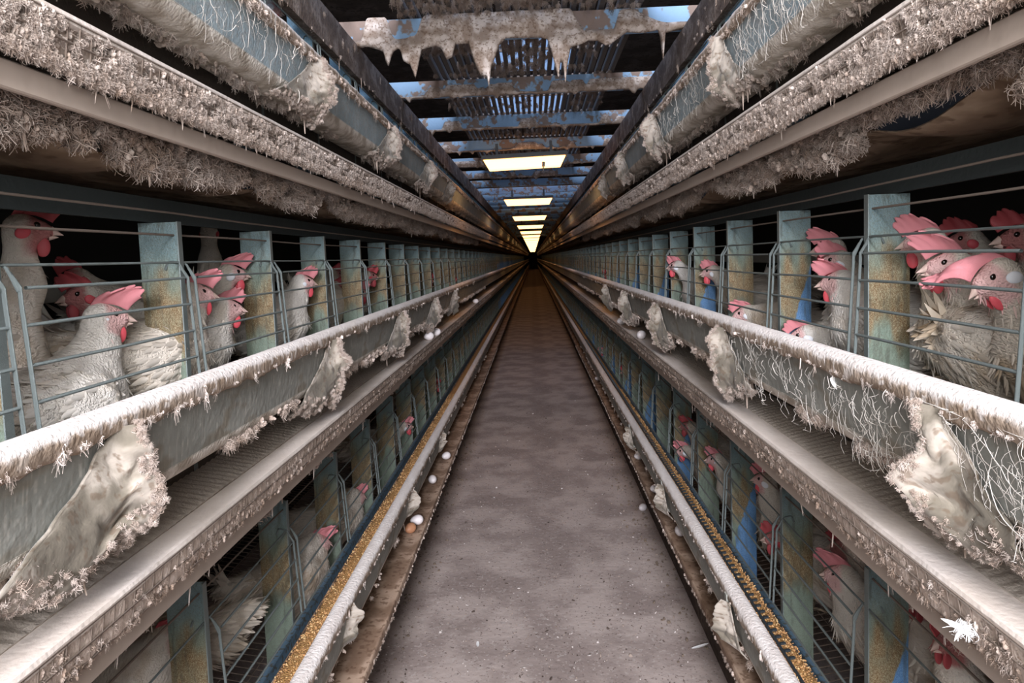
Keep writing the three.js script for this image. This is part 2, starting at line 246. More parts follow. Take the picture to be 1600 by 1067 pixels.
function fluffGeo(seed, n) {     // a ball of curled fibres
  const R = rng(seed), g = [], P = () => { let v; do v = [R() * 2 - 1, R() * 2 - 1, R() * 2 - 1]; while (Math.hypot(...v) > 1); return v; };
  for (let i = 0; i < n; i++) { const a = P().map(v => v * 0.6), b = P(); b[1] -= 0.3; g.push(strand(a, b, 0.035 + 0.05 * R() * R(), [0.5 * (R() - 0.5), 0.5 * (R() - 0.5), 0.5 * (R() - 0.5)], 4, 3, 0.4)); }
  return mergeGeometries(g);
}
function clumpGeo(seed) { const R = rng(seed), g = []; for (let i = 0; i < 7; i++) { const l = lumpGeo(seed + i, 1), k = 0.3 + 0.35 * R(); l.scale(k, k * (0.8 + 0.6 * R()), k); l.translate(0.9 * (R() - 0.5), 1.1 * (R() - 0.5), 0.9 * (R() - 0.5)); g.push(l); } return mergeGeometries(g); }
const TUFT = [fluffGeo(1, 34), fluffGeo(2, 60), tuftGeo(3, 5, 0.15, 1, 0.12)], LUMP = [clumpGeo(1), clumpGeo(15), clumpGeo(29)];
const dustC = (R, w = 0.5) => { const t = clamp(w + 0.5 * (R() - 0.5)), k = 0.8 + 0.3 * R(), c = mix3([0.36, 0.265, 0.205], [0.74, 0.655, 0.60], t); return c.map(x => x * k); };
function fuzzList(s, n, zr, fn, seed) { const R = rng(seed), out = [[], [], [], [], [], []]; for (let i = 0; i < n; i++) { const e = fn(R, zr(R)); if (!e) continue; out[e.k].push({ p: [rowX(s, e.d), EYE + e.y, -e.Z], r: [e.tilt ?? 0.5 * (R() - 0.5), R() * 6.28, s * (e.out ?? 0) + 0.4 * (R() - 0.5)], s: e.s, c: e.c ?? dustC(R, e.w) }); } return out; }
function addFuzz(name, lists, parent) { lists.forEach((l, k) => { if (l.length) scatter(name, k < 3 ? TUFT[k] : LUMP[k - 3], M.fuzz, l, parent); }); }
const nearZ = (a, b, p = 1.7) => (R) => a + (b - a) * Math.pow(R(), p);

for (const [s, side] of SIDES) for (const [tier, TY, first] of TIERS) {
  const where = `along the ${side} ${tier} tier`, seed = (s + 2) * 100 + Math.round(TY * 100) + 80, B = tier === 'bottom', T = tier === 'top';
  const at = (p) => p.map(([d, y]) => [d + (B ? (s < 0 ? 0.012 : -0.006) : 0), y + TY]);
  const z1 = T ? 1.7 : 1;
  // feed trough
  const tr = thing('feed_trough', `long dusty metal feed trough ${where}`, 'trough');
  const wallP = [[0.138, -0.185], [0.131, -0.24], [0.125, -0.295]], botP = [[0.125, -0.293], [0.119, -0.309], [0.108, -0.318], [0.07, -0.322], [0.026, -0.312]], inP = [[0.026, -0.312], [0.0165, -0.29], [0.0145, -0.262]];
  mesh('trough_wall', sweep(s, thin(at(wallP), 0.003), STRAIGHT, { crease: 0.5 }), T ? M.troughTopLit : M.trough, tr);
  mesh('trough_floor', sweep(s, thin(at(botP), 0.004), ROUGH), M.band, tr);
  mesh('inner_wall', sweep(s, thin(at(inP), 0.003), STRAIGHT, { crease: 0.5 }), B ? M.beltLow : M.trough, tr);
  const lipP = [[0.108, -0.181], [0.112, -0.174], [0.124, -0.1705], [0.138, -0.172], [0.146, -0.178], [0.149, -0.187], [0.148, -0.198], [0.142, -0.204], [0.134, -0.201], [0.12, -0.188]];
  mesh('trough_lip', sweep(s, at(lipP), FINE, { disp: (d, y, Z, i) => { const a = fbm(Z * 18, i * 1.7, seed, 3) - 0.5, drip = i >= 6 && i <= 8 ? -0.016 * Math.pow(fbm(Z * 26, 3, seed + 7, 3), 2.2) : 0; return [i > 3 && i < 9 ? 0.006 * a : 0.0015 * a, 0.002 * a + drip]; } }), M.crust, tr);
  if (!T) addFuzz('dust_fringe', fuzzList(s, 320, nearZ(0.6, 7), (R, Z) => ({ k: R() < 0.3 ? 2 : R() < 0.94 ? Math.floor(R() * 2) : 3, d: 0.142 + 0.006 * R() + at([[0, 0]])[0][0], y: TY - 0.199 - 0.002 * R(), Z, s: [0.003 + 0.004 * R(), 0.004 + 0.022 * Math.pow(R(), 7), 0.004 + 0.006 * R()], w: 0.7 }), seed + 1), tr);
  else addFuzz('dust_fringe', fuzzList(s, 620, nearZ(1.2, 9), (R, Z) => ({ k: R() < 0.12 ? 2 : R() < 0.9 ? Math.floor(R() * 2) : 3, d: 0.142 + 0.006 * R(), y: TY - 0.2 - 0.002 * R(), Z, s: [0.006 + 0.006 * R(), 0.006 + 0.02 * Math.pow(R(), 3), 0.006 + 0.006 * R()], w: 0.4 }), seed + 1), tr);
  // ragged dust under the trough
  addFuzz('dust_fringe', fuzzList(s, B ? 200 : T ? 900 : 1500, nearZ(0.6, 8), (R, Z) => { const q = R(), w = fbm(Z * 6, 1, seed + 40, 3); if (w < 0.4) return null; return { k: q < 0.62 ? (q < 0.3 ? 0 : 1) : q < 0.68 ? 2 : 3 + Math.floor(R() * 3), d: (T ? 0.085 : 0.126) - 0.05 * R() * R() + at([[0, 0]])[0][0], y: TY - (T ? 0.318 : 0.306) - 0.014 * R() * w * 2, Z, s: q < 0.62 ? [0.009, 0.010 + 0.008 * R(), 0.012] : q < 0.68 ? [0.009, 0.012 + 0.03 * R() * R(), 0.009] : [0.006, 0.006, 0.010], w: T ? 0.5 : 0.4 }; }, seed + 2), tr);
  // front rail and its partner at the top
  const rl = thing('cage_rail', `blue painted steel rail at the foot of the cage fronts ${where}`, 'rail');
  mesh('bar', sweep(s, [[-0.0015, -0.28], [0.0125, -0.28], [0.0125, -0.252], [-0.0015, -0.252]].map(([d, y]) => [d + (B ? -0.0 : 0), y + TY - (B ? 0.0 : 0)]), STRAIGHT, { crease: 0.5 }), M.blue, rl);
  if (!T) { const h = thing('header_rail', `dull blue steel header above the cage fronts ${where}`, 'rail'); mesh('bar', sweep(s, [[-0.062, 0.095], [-0.052, 0.095], [-0.052, 0.142], [-0.062, 0.142]].map(([d, y]) => [d, y + TY]), STRAIGHT, { crease: 0.5 }), M.header, h); }
  else {
    const h = thing('roof_rail', `dusty grey steel beam carrying the crossbeams above the ${side} cages`, 'beam');
    mesh('bar', sweep(s, [[0.004, 0.0], [0.03, -0.003], [0.03, 0.122], [0.004, 0.126]].map(([d, y]) => [d, y + TY]), zList(Z0, [[0.03, 6], [0.4, 14], [4, FAR]]), { disp: (d, y, Z, i) => [0.004 * (fbm(Z * 12, i, seed) - 0.5), 0.004 * (fbm(Z * 9, i, seed + 3) - 0.5)], crease: 0.6 }), M.rail, h);
    addFuzz('dust_fringe', fuzzList(s, 120, nearZ(1.5, 8), (R, Z) => ({ k: R() < 0.4 ? 2 : Math.floor(R() * 2), d: 0.024 + 0.008 * R(), y: TY + 0.003 + (R() < 0.4 ? 0.1 * R() : 0), Z, s: [0.008, 0.008 + 0.045 * Math.pow(R(), 5), 0.008], w: 0.2 }), seed + 4), h);
  }
  // wire floor that carries the eggs out under the trough
  const wf = thing('wire_floor', `ribbed wire cage floor clogged with dust ${where}`, 'wire floor');
  const fy = (d) => -0.413 + (0.08 - d) * 0.179;
  if (!B) mesh('floor_ribs', sweep(s, thin([[0.082, fy(0.082)], [0.055, fy(0.055)], [0.02, fy(0.02)], [-0.03, fy(-0.03)], [-0.3, fy(-0.3)]].map(([d, y]) => [d, y + TY]), 0.004), zList(0.3, [[0.0055, 3.4], [0.0165, 6], [0.3, 14], [8, FAR]]), { disp: (d, y, Z, i) => Z > 6 ? null : [0, (0.0035 * Math.abs(Math.sin(Math.PI * Z / 0.022)) + 0.006 * (fbm(Z * 14, d * 40, seed, 3) - 0.5)) * (i === 0 || i === 9 ? 0.5 : 1)] }), M.rib, wf);
  if (!B) mesh('dust_flap', sweep(s, [[-0.006, -0.405], [-0.002, -0.405], [-0.002, -0.285], [-0.006, -0.285]].map(([d, y]) => [d, y + TY]), STRAIGHT, { crease: 0.5 }), M.flap, wf);
  else mesh('floor_edge', sweep(s, thin([[0.05, fy(0.05) - 0.015], [-0.03, fy(-0.03) - 0.01]].map(([d, y]) => [d, y + TY]), 0.004), STRAIGHT), M.rib, wf);
  { const g = []; for (let Z = 0.6; Z < 5; Z += 0.03) g.push(rod([rowX(s, -0.03), EYE + TY + fy(-0.03), -Z], [rowX(s, -0.56), EYE + TY + fy(-0.56), -Z], 0.0018, 4)); for (let k = 0; k < 8; k++) { const d = -0.05 - k * 0.07; g.push(rod([rowX(s, d), EYE + TY + fy(d) - 0.003, -0.4], [rowX(s, d), EYE + TY + fy(d) - 0.003, -30], 0.002, 4)); } stuff(mesh('floor_wires', g, M.wireDust, wf)); }
  // egg belt
  const eb = thing('egg_belt', B ? `low brown egg conveyor beside the floor ${where}` : `pale egg conveyor strip under the trough ${where}`, 'conveyor');
  const bo = B ? (s < 0 ? 0.178 : 0.118) : 0.136, bi = B ? 0.02 : 0.076;
  mesh('belt', sweep(s, [[bi, -0.424], [bi, -0.413], [bo - 0.007, -0.4125], [bo - 0.006, -0.409], [bo, -0.409], [bo + 0.002, -0.414], [bo + 0.001, B ? -0.434 : -0.421], [bo - 0.004, B ? -0.436 : -0.424]].map(([d, y]) => [d, y + TY]), zList(0.3, [[0.02, 4], [0.1, 8], [2, 20], [8, FAR]]), { disp: (d, y, Z, i) => [0, (i > 4 ? 0.0035 : 0.0008) * (fbm(Z * 20, i, seed + 9, 3) - 0.5)], crease: 0.35 }), B ? M.beltLow : M.belt, eb);
  if (B) addFuzz('dust_fringe', fuzzList(s, 900, nearZ(1.3, 9), (R, Z) => ({ k: R() < 0.5 ? 0 : R() < 0.5 ? 1 : 3, d: bo - 0.003 + 0.004 * R(), y: TY - 0.428 - 0.012 * R() * fbm(Z * 12, 1, seed + 44, 2) * 2, Z, s: 0.004 + 0.005 * R(), w: 0.3 }), seed + 46), eb);
  if (!B) {
    const g = [], hy = [[bo + 0.001, -0.417], [bo - 0.004, -0.442], [bo - 0.01, -0.467]];
    for (const [d, y] of hy) g.push(sweep(s, [[d - 0.0012, y - 0.0012], [d + 0.0012, y - 0.0012], [d + 0.0012, y + 0.0012], [d - 0.0012, y + 0.0012]].map(([a, b]) => [a, b + TY]), [0.3, 8, 30]));
    for (let Z = 0.5; Z < 6; Z += 0.023) g.push(strand([rowX(s, hy[0][0]), EYE + TY + hy[0][1], -Z], [rowX(s, hy[2][0]), EYE + TY + hy[2][1], -Z - 0.004], 0.0011, [0, 0, 0], 1, 4, 1));
    stuff(mesh('guard_wires', g, M.wireDust, eb));
    mesh('dust_cake', sweep(s, thin([[bo - 0.004, -0.418], [bo - 0.008, -0.442], [bo - 0.0135, -0.466]].map(([d, y]) => [d, y + TY]), 0.004), zList(0.3, [[0.008, 3], [0.03, 6], [0.3, 14], [8, FAR]]), { disp: (d, y, Z, i) => [(i < 3 ? (T ? 0.009 : 0.006) : 0.003) * (fbm(Z * 45, y * 60, seed + 33, 3) - 0.5) - (T ? 0.006 : -0.001), (i === 2 || i === 3) ? 0.012 * (fbm(Z * 24, 1, seed + 35, 3) - 0.5) : 0] }), M.crustPlain, eb);
    // dust that fills the guard wires and hangs from them
    const n = T ? 42000 : 3600, holes = (Z, v) => fbm(Z * 30, v * 5, seed + 30, 2);
    addFuzz('guard_dust', fuzzList(s, n, nearZ(0.55, 9, 2.2), (R, Z) => {
      const v = R(), low = v > 0.72, d = lerp(bo - 0.001, bo - 0.011, v) - 0.006 * R(), y = TY + lerp(-0.419, -0.470, v) - (low ? 0.010 * R() * R() * (fbm(Z * 9, 3, seed) * (T ? 2 : 0.6)) : 0); if (!T && R() > 0.25 + v) return null; if (v < 0.8 && holes(Z, v) > (T ? 0.52 : 0.58) && R() < 0.96) return null;
      const q = R();
      return { k: q < 0.3 ? 3 + Math.floor(R() * 3) : q < 0.97 ? (R() < 0.5 ? 0 : 1) : 2, d, y, Z, s: q < 0.3 ? [0.003 + 0.003 * R(), 0.0045 + 0.003 * R(), 0.0045 + 0.003 * R()] : q < 0.97 ? [0.007, 0.007 + 0.003 * R(), 0.008] : [0.006, 0.01 + (low ? 0.03 * R() * R() : 0), 0.006], w: (T ? 0.60 : 0.38) - 0.3 * v * v + 0.5 * (fbm(Z * 7, v * 2, seed + 2) - 0.5) };
    }, seed + 5), eb);
  }
  // lath under the guard
  if (!B) {
    const la = thing('lath', `smooth beige lath hanging below the egg guard ${where}`, 'lath');
    mesh('board', sweep(s, [[0.1, -0.482], [0.106, -0.480], [0.108, -0.482], [0.108, -0.511], [0.106, -0.513], [0.1, -0.513]].map(([d, y]) => [d, y + TY]), STRAIGHT, { crease: 0.4 }), M.lath, la);
    if (tier === 'middle') addFuzz('dust_fringe', fuzzList(s, 60, nearZ(0.9, 6), (R, Z) => ({ k: 2, d: 0.098, y: TY - 0.508, Z, s: [0.009, 0.012 + 0.05 * Math.pow(R(), 3), 0.009], w: 0.85 }), seed + 6), la);
    // manure belt under the cages, sagging between its carriers, with fuzz along its front
    const mb = thing('manure_belt', `sagging brown manure belt under the cages ${where}`, 'belt');
    mesh('belt_sheet', sweep(s, thin([[0.03, -0.508], [0.0, -0.515], [-0.08, -0.52], [-0.3, -0.5], [-0.57, -0.49]].map(([d, y]) => [d, y + TY]), 0.003), zList(0.3, [[0.02, 5], [0.1, 9], [2, 20], [8, FAR]]), { disp: (d, y, Z) => { const w = Z > 9 ? 0.5 : Math.pow(Math.sin(Math.PI * (Z - ZN(0)) / PITCH), 2); return [0, (T ? -0.034 : -0.02) * w * smooth(-0.5, -0.05, d) + 0.008 * (fbm(Z * 4, d * 6, seed, 3) - 0.5)]; } }), M.manure, mb);
    addFuzz('belt_dust', fuzzList(s, T ? 9000 : 1500, nearZ(0.6, 8, 1.8), (R, Z) => {
      const w = fbm(Z * 5, 2, seed + 12, 3), q = R(), e = R(), y = TY - 0.488 - 0.075 * e * (0.25 + w); if (fbm(Z * 16, e * 4, seed + 18, 2) < 0.40 || (e > 0.5 && w < 0.42)) return null;
      return { k: q < 0.25 ? 3 + Math.floor(R() * 3) : q < 0.96 ? (R() < 0.5 ? 0 : 1) : 2, d: 0.03 + 0.03 * R(), y, Z, s: q < 0.25 ? 0.007 + 0.004 * R() : q < 0.96 ? 0.010 + 0.012 * R() : [0.012, 0.02 + 0.03 * R() * R(), 0.012], w: 0.32 + 0.5 * (fbm(Z * 6, 4, seed + 14) - 0.4) };
    }, seed + 7), mb);
  }
  struct('added_panel_' + side + '_' + tier, box(0.62, 0.73, 0.01, rowX(s, -0.29), EYE + TY - 0.16, -0.3), M.dark);  // unseen end panel, added so that light enters the cages only from the aisle
  // back of the cages and the drinking line
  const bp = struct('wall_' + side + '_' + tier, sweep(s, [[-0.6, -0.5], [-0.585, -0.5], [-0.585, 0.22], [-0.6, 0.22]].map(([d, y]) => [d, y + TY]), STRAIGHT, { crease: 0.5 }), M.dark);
  if (!T) { const wl = thing('water_line', `grey plastic drinking line at the back of the cages ${where}`, 'pipe'); mesh('pipe', sweep(s, [[-0.4, -0.06], [-0.376, -0.06], [-0.376, -0.03], [-0.4, -0.03]].map(([d, y]) => [d, y + TY]), STRAIGHT, { crease: 0.5 }), M.pvc, wl); }
  // three fixed wires across the upper part of the cage fronts
  [[0.015, 'lowest'], [0.068, 'middle'], [0.112, 'uppermost']].forEach(([y, which], k) => {
    const yy = T ? y - 0.05 : y, d = -0.004 - 0.012 * k, w = thing('fence_wire', `${which} fixed wire running across the cage fronts ${where}`, 'wire');
    const pts = []; for (let Z = 0.3; Z < 14; Z += PITCH / 2) pts.push([rowX(s, d), EYE + TY + yy + 0.004 * (noise3(Z * 3, k, seed) - 0.5), -Z]); pts.push([rowX(s, d), EYE + TY + yy, -40]);
    mesh('strand', tube(pts, 0.0022, pts.length * 2, 5), k ? M.wireDust : M.wire, w);
  });
  // partitions between the cages, one by one, and the wire gates between them
  const stripG = toCreasedNormals(mergeGeometries([plain(new THREE.BoxGeometry(0.082, 0.52, 0.003))]), 0.5), flangeG = plain(box(0.002, 0.52, 0.016));
  const LAST = 26, far = [], top = T ? 0.10 : 0.094;
  for (let n = first; n < 110; n++) {
    const X = rowX(s, -0.003), y = EYE + TY + top - 0.26;
    if (n >= LAST) { const a = plain(new THREE.BoxGeometry(0.082, 0.52, 0.003)).translate(X + s * 0.041, y, -ZN(n)); far.push(a); continue; }
    const p = thing('cage_partition', `${ord(n - first + 1)} blue-grey metal partition strip from the near end of the ${side} ${tier} tier`, 'partition', [X, y, -ZN(n)], 0, `partitions of the ${side} ${tier} tier`);
    const m1 = mesh('strip', stripG, T ? stripTopLit : stripMats[s < 0 ? 2 * (n & 1) : (n * 5 + Math.round(TY * 10) + 104) % 4], p); m1.position.x = s * 0.041; if (s > 0) m1.rotation.y = Math.PI;
    if (s < 0) m1.scale.x = -1;
    mesh('flange', flangeG, M.wire, p).position.set(-s * 0.0005, 0, 0.0055);
    if (T && n > 12) continue;
  }
  tag(mesh('distant_partitions', far, stripMats[1]), `mass of distant partition strips far down the ${side} ${tier} tier`, 'partition', null, 'stuff');
  const GY = [-0.015, -0.065, -0.117, -0.167, -0.212], gd = (y) => 0.012 + (-0.015 - y) * 0.06, lo = 0.014, hi = PITCH - 0.014, gx = (y) => -s * gd(y);
  let proto = null;
  for (let n = T ? 1 : first - (tier === 'middle' ? 1 : 0); n < (T ? 10 : LAST); n++) {
    const idx = n - (T ? 1 : first - (tier === 'middle' ? 1 : 0)) + 1, pos = [rowX(s, 0), EYE + TY, -ZN(n)], label = `${ord(idx)} wire gate from the near end of the ${side} ${tier} tier`;
    const g = thing('cage_gate', label, 'gate', pos, 0, `wire gates of the ${side} ${tier} tier`);
    const R = rng(seed + n * 7), small = n > 9;
    const bars = GY.map((y, i) => { const e = i ? 0 : 0.012, q = 0.003 * (R() - 0.5); return tube([[gx(y), y + q * 0.4, -lo - e], [gx(y), y + q, -PITCH / 2], [gx(y), y - q * 0.3, -hi + e]], 0.0027, small ? 2 : 6, small ? 4 : 6); });
    const ups = [lo, hi].map((z, i) => { const e = (i ? -1 : 1) * 0.012; return tube([[gx(0.0) - s * -0.01, 0.004, -z - e * 0], [gx(-0.015), -0.008, -z], [gx(-0.04), -0.04, -z], [gx(-0.212), -0.214, -z]], 0.0029, small ? 3 : 10, small ? 4 : 6); });
    const hooks = [lo - 0.002, hi + 0.002].map((z, i) => tube([[s * 0.035, 0.002, -z + (i ? -1 : 1) * 0.018], [s * 0.03, 0.016, -z + (i ? -1 : 1) * 0.01], [s * 0.004, 0.014, -z], [gx(-0.02), -0.02, -z]], 0.0024, small ? 3 : 10, 5));
    if (small) { mesh('wires', [...bars, ...ups, ...hooks], M.wire, g); continue; }
    bars.forEach(b => mesh('bar', b, M.wire, g)); ups.forEach(b => mesh('upright', b, M.wire, g)); hooks.forEach(b => mesh('hook', b, M.wire, g));
  }
  // feed and its chain in the bottom troughs
  if (B) {
    const o = at([[0, 0]])[0][0], gy = -0.243, fd = thing('feed_layer', `golden layer of crumbled feed lying in the ${side} bottom trough`, 'feed');
    mesh('feed_bed', sweep(s, [[0.04 + o, gy - 0.03], [0.02 + o, gy - 0.022], [0.034 + o, gy + 0.002], [0.05 + o, gy + 0.004], [0.09 + o, gy], [0.122 + o, gy - 0.002], [0.11 + o, gy - 0.03]].map(([d, y]) => [d, y + TY]), zList(0.5, [[0.02, 4], [0.06, 8], [1, 16], [8, FAR]]), { disp: (d, y, Z, i) => [0, i > 1 && i < 6 ? 0.008 * (fbm(Z * 12, d * 60, seed, 3) - 0.5) : 0] }), M.grain, fd);
    const R = rng(seed + 20), L = []; for (let i = 0; i < 7000; i++) { const Z = 1.4 + 3.6 * Math.pow(R(), 1.3), d = lerp(0.03, 0.112, R()) + o, k = 0.0012 + 0.0014 * R(), c = R(); L.push({ p: [rowX(s, d), EYE + TY + gy + 0.004 * R(), -Z], r: [R() * 6, R() * 6, R() * 6], s: [k * 1.6, k, k], c: c < 0.25 ? [0.62, 0.42, 0.2] : c < 0.75 ? [0.5, 0.27, 0.11] : [0.28, 0.15, 0.07] }); }
    scatter('feed_grains', new THREE.IcosahedronGeometry(1, 0), M.seed, L, fd); fd.userData.kind = 'stuff';
    const ch = thing('feed_chain', `dark toothed feed chain running through the ${side} bottom trough`, 'chain');
    const dd = (s > 0 ? 0.06 : 0.078) + o, w = s > 0 ? 0.014 : 0.008;
    mesh('chain_link', sweep(s, [[dd + 0.006, gy], [dd + 0.012, gy], [dd + 0.012, gy + 0.008], [dd + 0.006, gy + 0.008]].map(([d, y]) => [d, y + TY]), STRAIGHT), M.flight, ch);
    const fg = toCreasedNormals(new THREE.BoxGeometry(w, 0.005, 0.006), 0.5), rest = [];
    for (let Z = 1.6, k = 0; Z < 8; Z += 0.031, k++) { const x = rowX(s, dd - w / 2 + 0.006), y = EYE + TY + gy + 0.008; if (k < 110) { const f = mesh('flight', fg, M.flight, ch); f.position.set(x, y, -Z); f.rotation.y = s * 0.25; } else rest.push(fg.clone().translate(x, y, -Z)); }
    stuff(mesh('distant_flights', rest, M.flight, ch));
    struct('trim_' + (s < 0 ? 1 : 2), sweep(s, [[-0.02, -0.78], [0.0, -0.78], [0.0, -0.47], [-0.02, -0.47]].map(([d, y]) => [d, y + TY]), STRAIGHT, { crease: 0.5 }), M.wall);
  }
}

// ---------------------------------------------------------------- crossbeams, dust that drips from them, slatted walkway, lamps
const BEAM_Y = EYE + 0.854, XL = -0.74, XR = 0.69, beamN = []; for (let n = 1; n < 60; n += 2) beamN.push(n);
const DRIP = [[-0.736, 0.853], [-0.68, 0.836], [-0.606, 0.833], [-0.569, 0.821], [-0.55, 0.811], [-0.542, 0.772], [-0.533, 0.755], [-0.524, 0.781], [-0.513, 0.809], [-0.495, 0.823], [-0.483, 0.813], [-0.475, 0.774], [-0.449, 0.758], [-0.43, 0.704], [-0.417, 0.754], [-0.402, 0.814], [-0.354, 0.824], [-0.327, 0.818], [-0.307, 0.771], [-0.285, 0.78], [-0.27, 0.827], [-0.219, 0.829],
  [-0.197, 0.747], [-0.179, 0.71], [-0.155, 0.697], [-0.147, 0.655], [-0.137, 0.73], [-0.101, 0.817], [-0.076, 0.842], [0.058, 0.838], [0.083, 0.83], [0.098, 0.781], [0.113, 0.716], [0.122, 0.675], [0.131, 0.742], [0.141, 0.736], [0.147, 0.645], [0.157, 0.731], [0.172, 0.795], [0.208, 0.805], [0.24, 0.82], [0.277, 0.816], [0.305, 0.796], [0.325, 0.8], [0.355, 0.822], [0.387, 0.842], [0.435, 0.837], [0.483, 0.842], [0.508, 0.848], [0.518, 0.814], [0.524, 0.715], [0.533, 0.833], [0.58, 0.845], [0.623, 0.852], [0.69, 0.853]];
const profileAt = (L, x) => { for (let i = 1; i < L.length; i++) if (x <= L[i][0]) return lerp(L[i - 1][1], L[i][1], clamp((x - L[i - 1][0]) / (L[i][0] - L[i - 1][0]))); return L[L.length - 1][1]; };
function drape(low, seed, hi, Z, n = 300) {      // a crust of dust on the beam's face: low(x) is where it ends, hi(x) where it starts
  const front = (x, y, e) => { const y0 = low(x), y1 = hi(x), k = clamp((y - y0) / Math.max(0.004, y1 - y0)); return (0.006 + 0.016 * Math.pow(Math.sin(Math.PI * Math.min(1, k * 0.9 + 0.05)), 0.6)) * (0.5 + fbm(x * 22, y * 16, seed, 3)); };
  return sheet(n, 14, (u, v) => { const a = v <= 0.5 ? v * 2 : (1 - v) * 2, x = lerp(XL, XR, u), y = lerp(hi(x), low(x), a), f = front(x, y); return [x, EYE + y, -Z + (v <= 0.5 ? f : -0.7 * f) + 0.012 * (fbm(x * 6, y * 4, seed + 4) - 0.5) * a, x, y]; });
}
beamN.forEach((n, i) => {
  const Z = ZN(n), far = n > 13, b = thing('ceiling_beam', `${i === 0 ? 'pale blue crossbeam overhead just above the view' : ord(i) + ' pale blue crossbeam overhead, counted from the near end'}, streaked with dust`, 'beam', [0, 0, 0], 0, 'crossbeams above the aisle');
  const g = box(XR - XL, 0.081, 0.05, (XL + XR) / 2, BEAM_Y + 0.0405, -Z - 0.025); const uv = g.attributes.uv; for (let k = 0; k < uv.count; k++) uv.setXY(k, uv.getX(k) + n * 0.37, uv.getY(k) + n * 0.21);
  mesh('joist', g, M.beam, b);
  if (far) return;
  const R = rng(n), spikes = []; for (let k = 0; k < 9; k++) spikes.push([lerp(XL, XR, R()), 0.01 + 0.05 * R() * R(), 0.008 + 0.02 * R()]);
  const low = n === 3 ? (x) => profileAt(DRIP, x) : (x) => { let y = 0.853 - 0.012 * fbm(x * 14, n, 1, 3); for (const [c, h, w] of spikes) y -= h * Math.max(0, 1 - Math.pow(Math.abs(x - c) / w, 0.7)); return y; };
  const hi = (x) => n === 3 ? 0.858 + 0.085 * smooth(0.42, 0.6, fbm(x * 7, 8, n, 3)) - 0.07 * smooth(0.35, 0.55, x) : 0.857 + 0.05 * smooth(0.5, 0.62, fbm(x * 6, 8, n, 3));
  mesh('dust_drape', drape(low, n, hi, Z, n === 3 ? 420 : 160), M.dust, b);
});
// slatted walkway panels lying on the beams: lengthwise slats and cross bars
for (let i = 0; i < 7; i++) {
  const n = beamN[i], z0 = ZN(n) - 0.02, z1 = ZN(n + 2) - 0.03, p = thing('walkway_panel', `${ord(i + 1)} dust-caked slatted walkway panel lying on the beams, counted from the near end`, 'walkway panel', [0, EYE + 0.94, 0], 0, 'slatted walkway panels above the aisle');
  const sg = new THREE.BoxGeometry(0.02, 0.03, z1 - z0), sl = []; const R = rng(40 + i);
  for (let x = -0.46; x < 0.44; x += 0.036) { const q = [x, 0.02 + 0.004 * R(), -(z0 + z1) / 2]; if (i < 3) { const m = mesh('slat', sg, M.slat, p); m.position.set(...q); m.rotation.z = 0.1 * (R() - 0.5); } else sl.push(sg.clone().translate(...q)); }
  if (i >= 3) stuff(mesh('slat', sl, M.slat, p));
  for (let Z = z0 + 0.2; Z < z1; Z += 0.45) mesh('cross_bar', box(0.93, 0.012, 0.012, -0.01, 0.04, -Z), M.slat, p);
  const L = [], R2 = rng(80 + i), cnt = i < 2 ? 900 : 240;
  for (let k = 0; k < cnt; k++) { const Z = lerp(z0, z1, R2()), x = lerp(-0.48, 0.45, R2()); if (fbm(x * 5, i, Z * 5, 2) < 0.42) continue; const q = R2(); L.push({ p: [x, 0.004, -Z], r: [0, R2() * 6, 0.5 * (R2() - 0.5)], s: [0.012 + 0.012 * R2(), 0.014 + 0.03 * R2() * R2(), 0.014], c: dustC(R2, 0.25) }); }
  scatter('panel_dust', TUFT[1], M.fuzz, L, p);
}
// loose strands hanging above the rails
{
  const R = rng(77);
  [[-0.71, 1.02, 2.45, 0.13, 0.012, 'thick dust strand hanging beside the near crossbeam, outer one of the pair'], [-0.655, 1.03, 2.5, 0.16, 0.02, 'thick pale dust strand hanging beside the near crossbeam, inner one of the pair'], [0.1, 0.69, 5.2, 0.075, 0.012, 'short lit dust strand hanging below the nearest ceiling lamp']].forEach(([x, y, Z, l, r, label], k) => {
    const g = []; for (let j = 0; j < 4; j++) g.push(strand([x + 0.01 * (R() - 0.5), EYE + y, -Z], [x + 0.02 * (R() - 0.5), EYE + y - l * (0.5 + 0.5 * R()), -Z + 0.01], r * (0.5 + 0.5 * R()), [0.008 * (R() - 0.5), 0, 0.008], 8, 6)); tag(mesh('dust_strand', g, M.dust), label, 'dust');
  });
}
// fluorescent fittings across the aisle
{
  const glow = std({ color: 0xffe2b8, emissive: LAMP.color, emissiveIntensity: LAMP.glow });
  const tr = new THREE.Shape([[-0.26, 0], [0.26, 0], [0.295, 0.062], [-0.295, 0.062]].map(p => new THREE.Vector2(...p)));
  const dg = new THREE.ExtrudeGeometry(tr, { depth: 0.1, bevelEnabled: true, bevelSize: 0.006, bevelThickness: 0.006, bevelSegments: 2, steps: 1 }).translate(0, 0, -0.05);
  const hg = mergeGeometries([plain(box(0.63, 0.03, 0.14, 0, 0.083, 0)), plain(box(0.02, 0.09, 0.02, -0.2, 0.14, 0)), plain(box(0.02, 0.09, 0.02, 0.2, 0.14, 0))]);
  const far = [];
  for (let k = 0; k < 23; k++) {
    const Z = 5.28 + 3.66 * k, x = -0.038, y = EYE + 0.665;
    const t = thing('ceiling_lamp', `${ord(k + 1)} glowing strip lamp above the aisle, counted from the near end`, 'lamp', [x, y, -Z], 0, 'strip lamps above the aisle');
    if (k === 0) t.rotation.z = 0.02;
    mesh('housing', hg, M.metalGrey, t); mesh('diffuser', dg, glow, t);
    if (k < 9) areaLight(LAMP.color, LAMP.light, 0.55, 0.12, [x, y - 0.03, -Z], [x, 0, -Z]);
  }
}
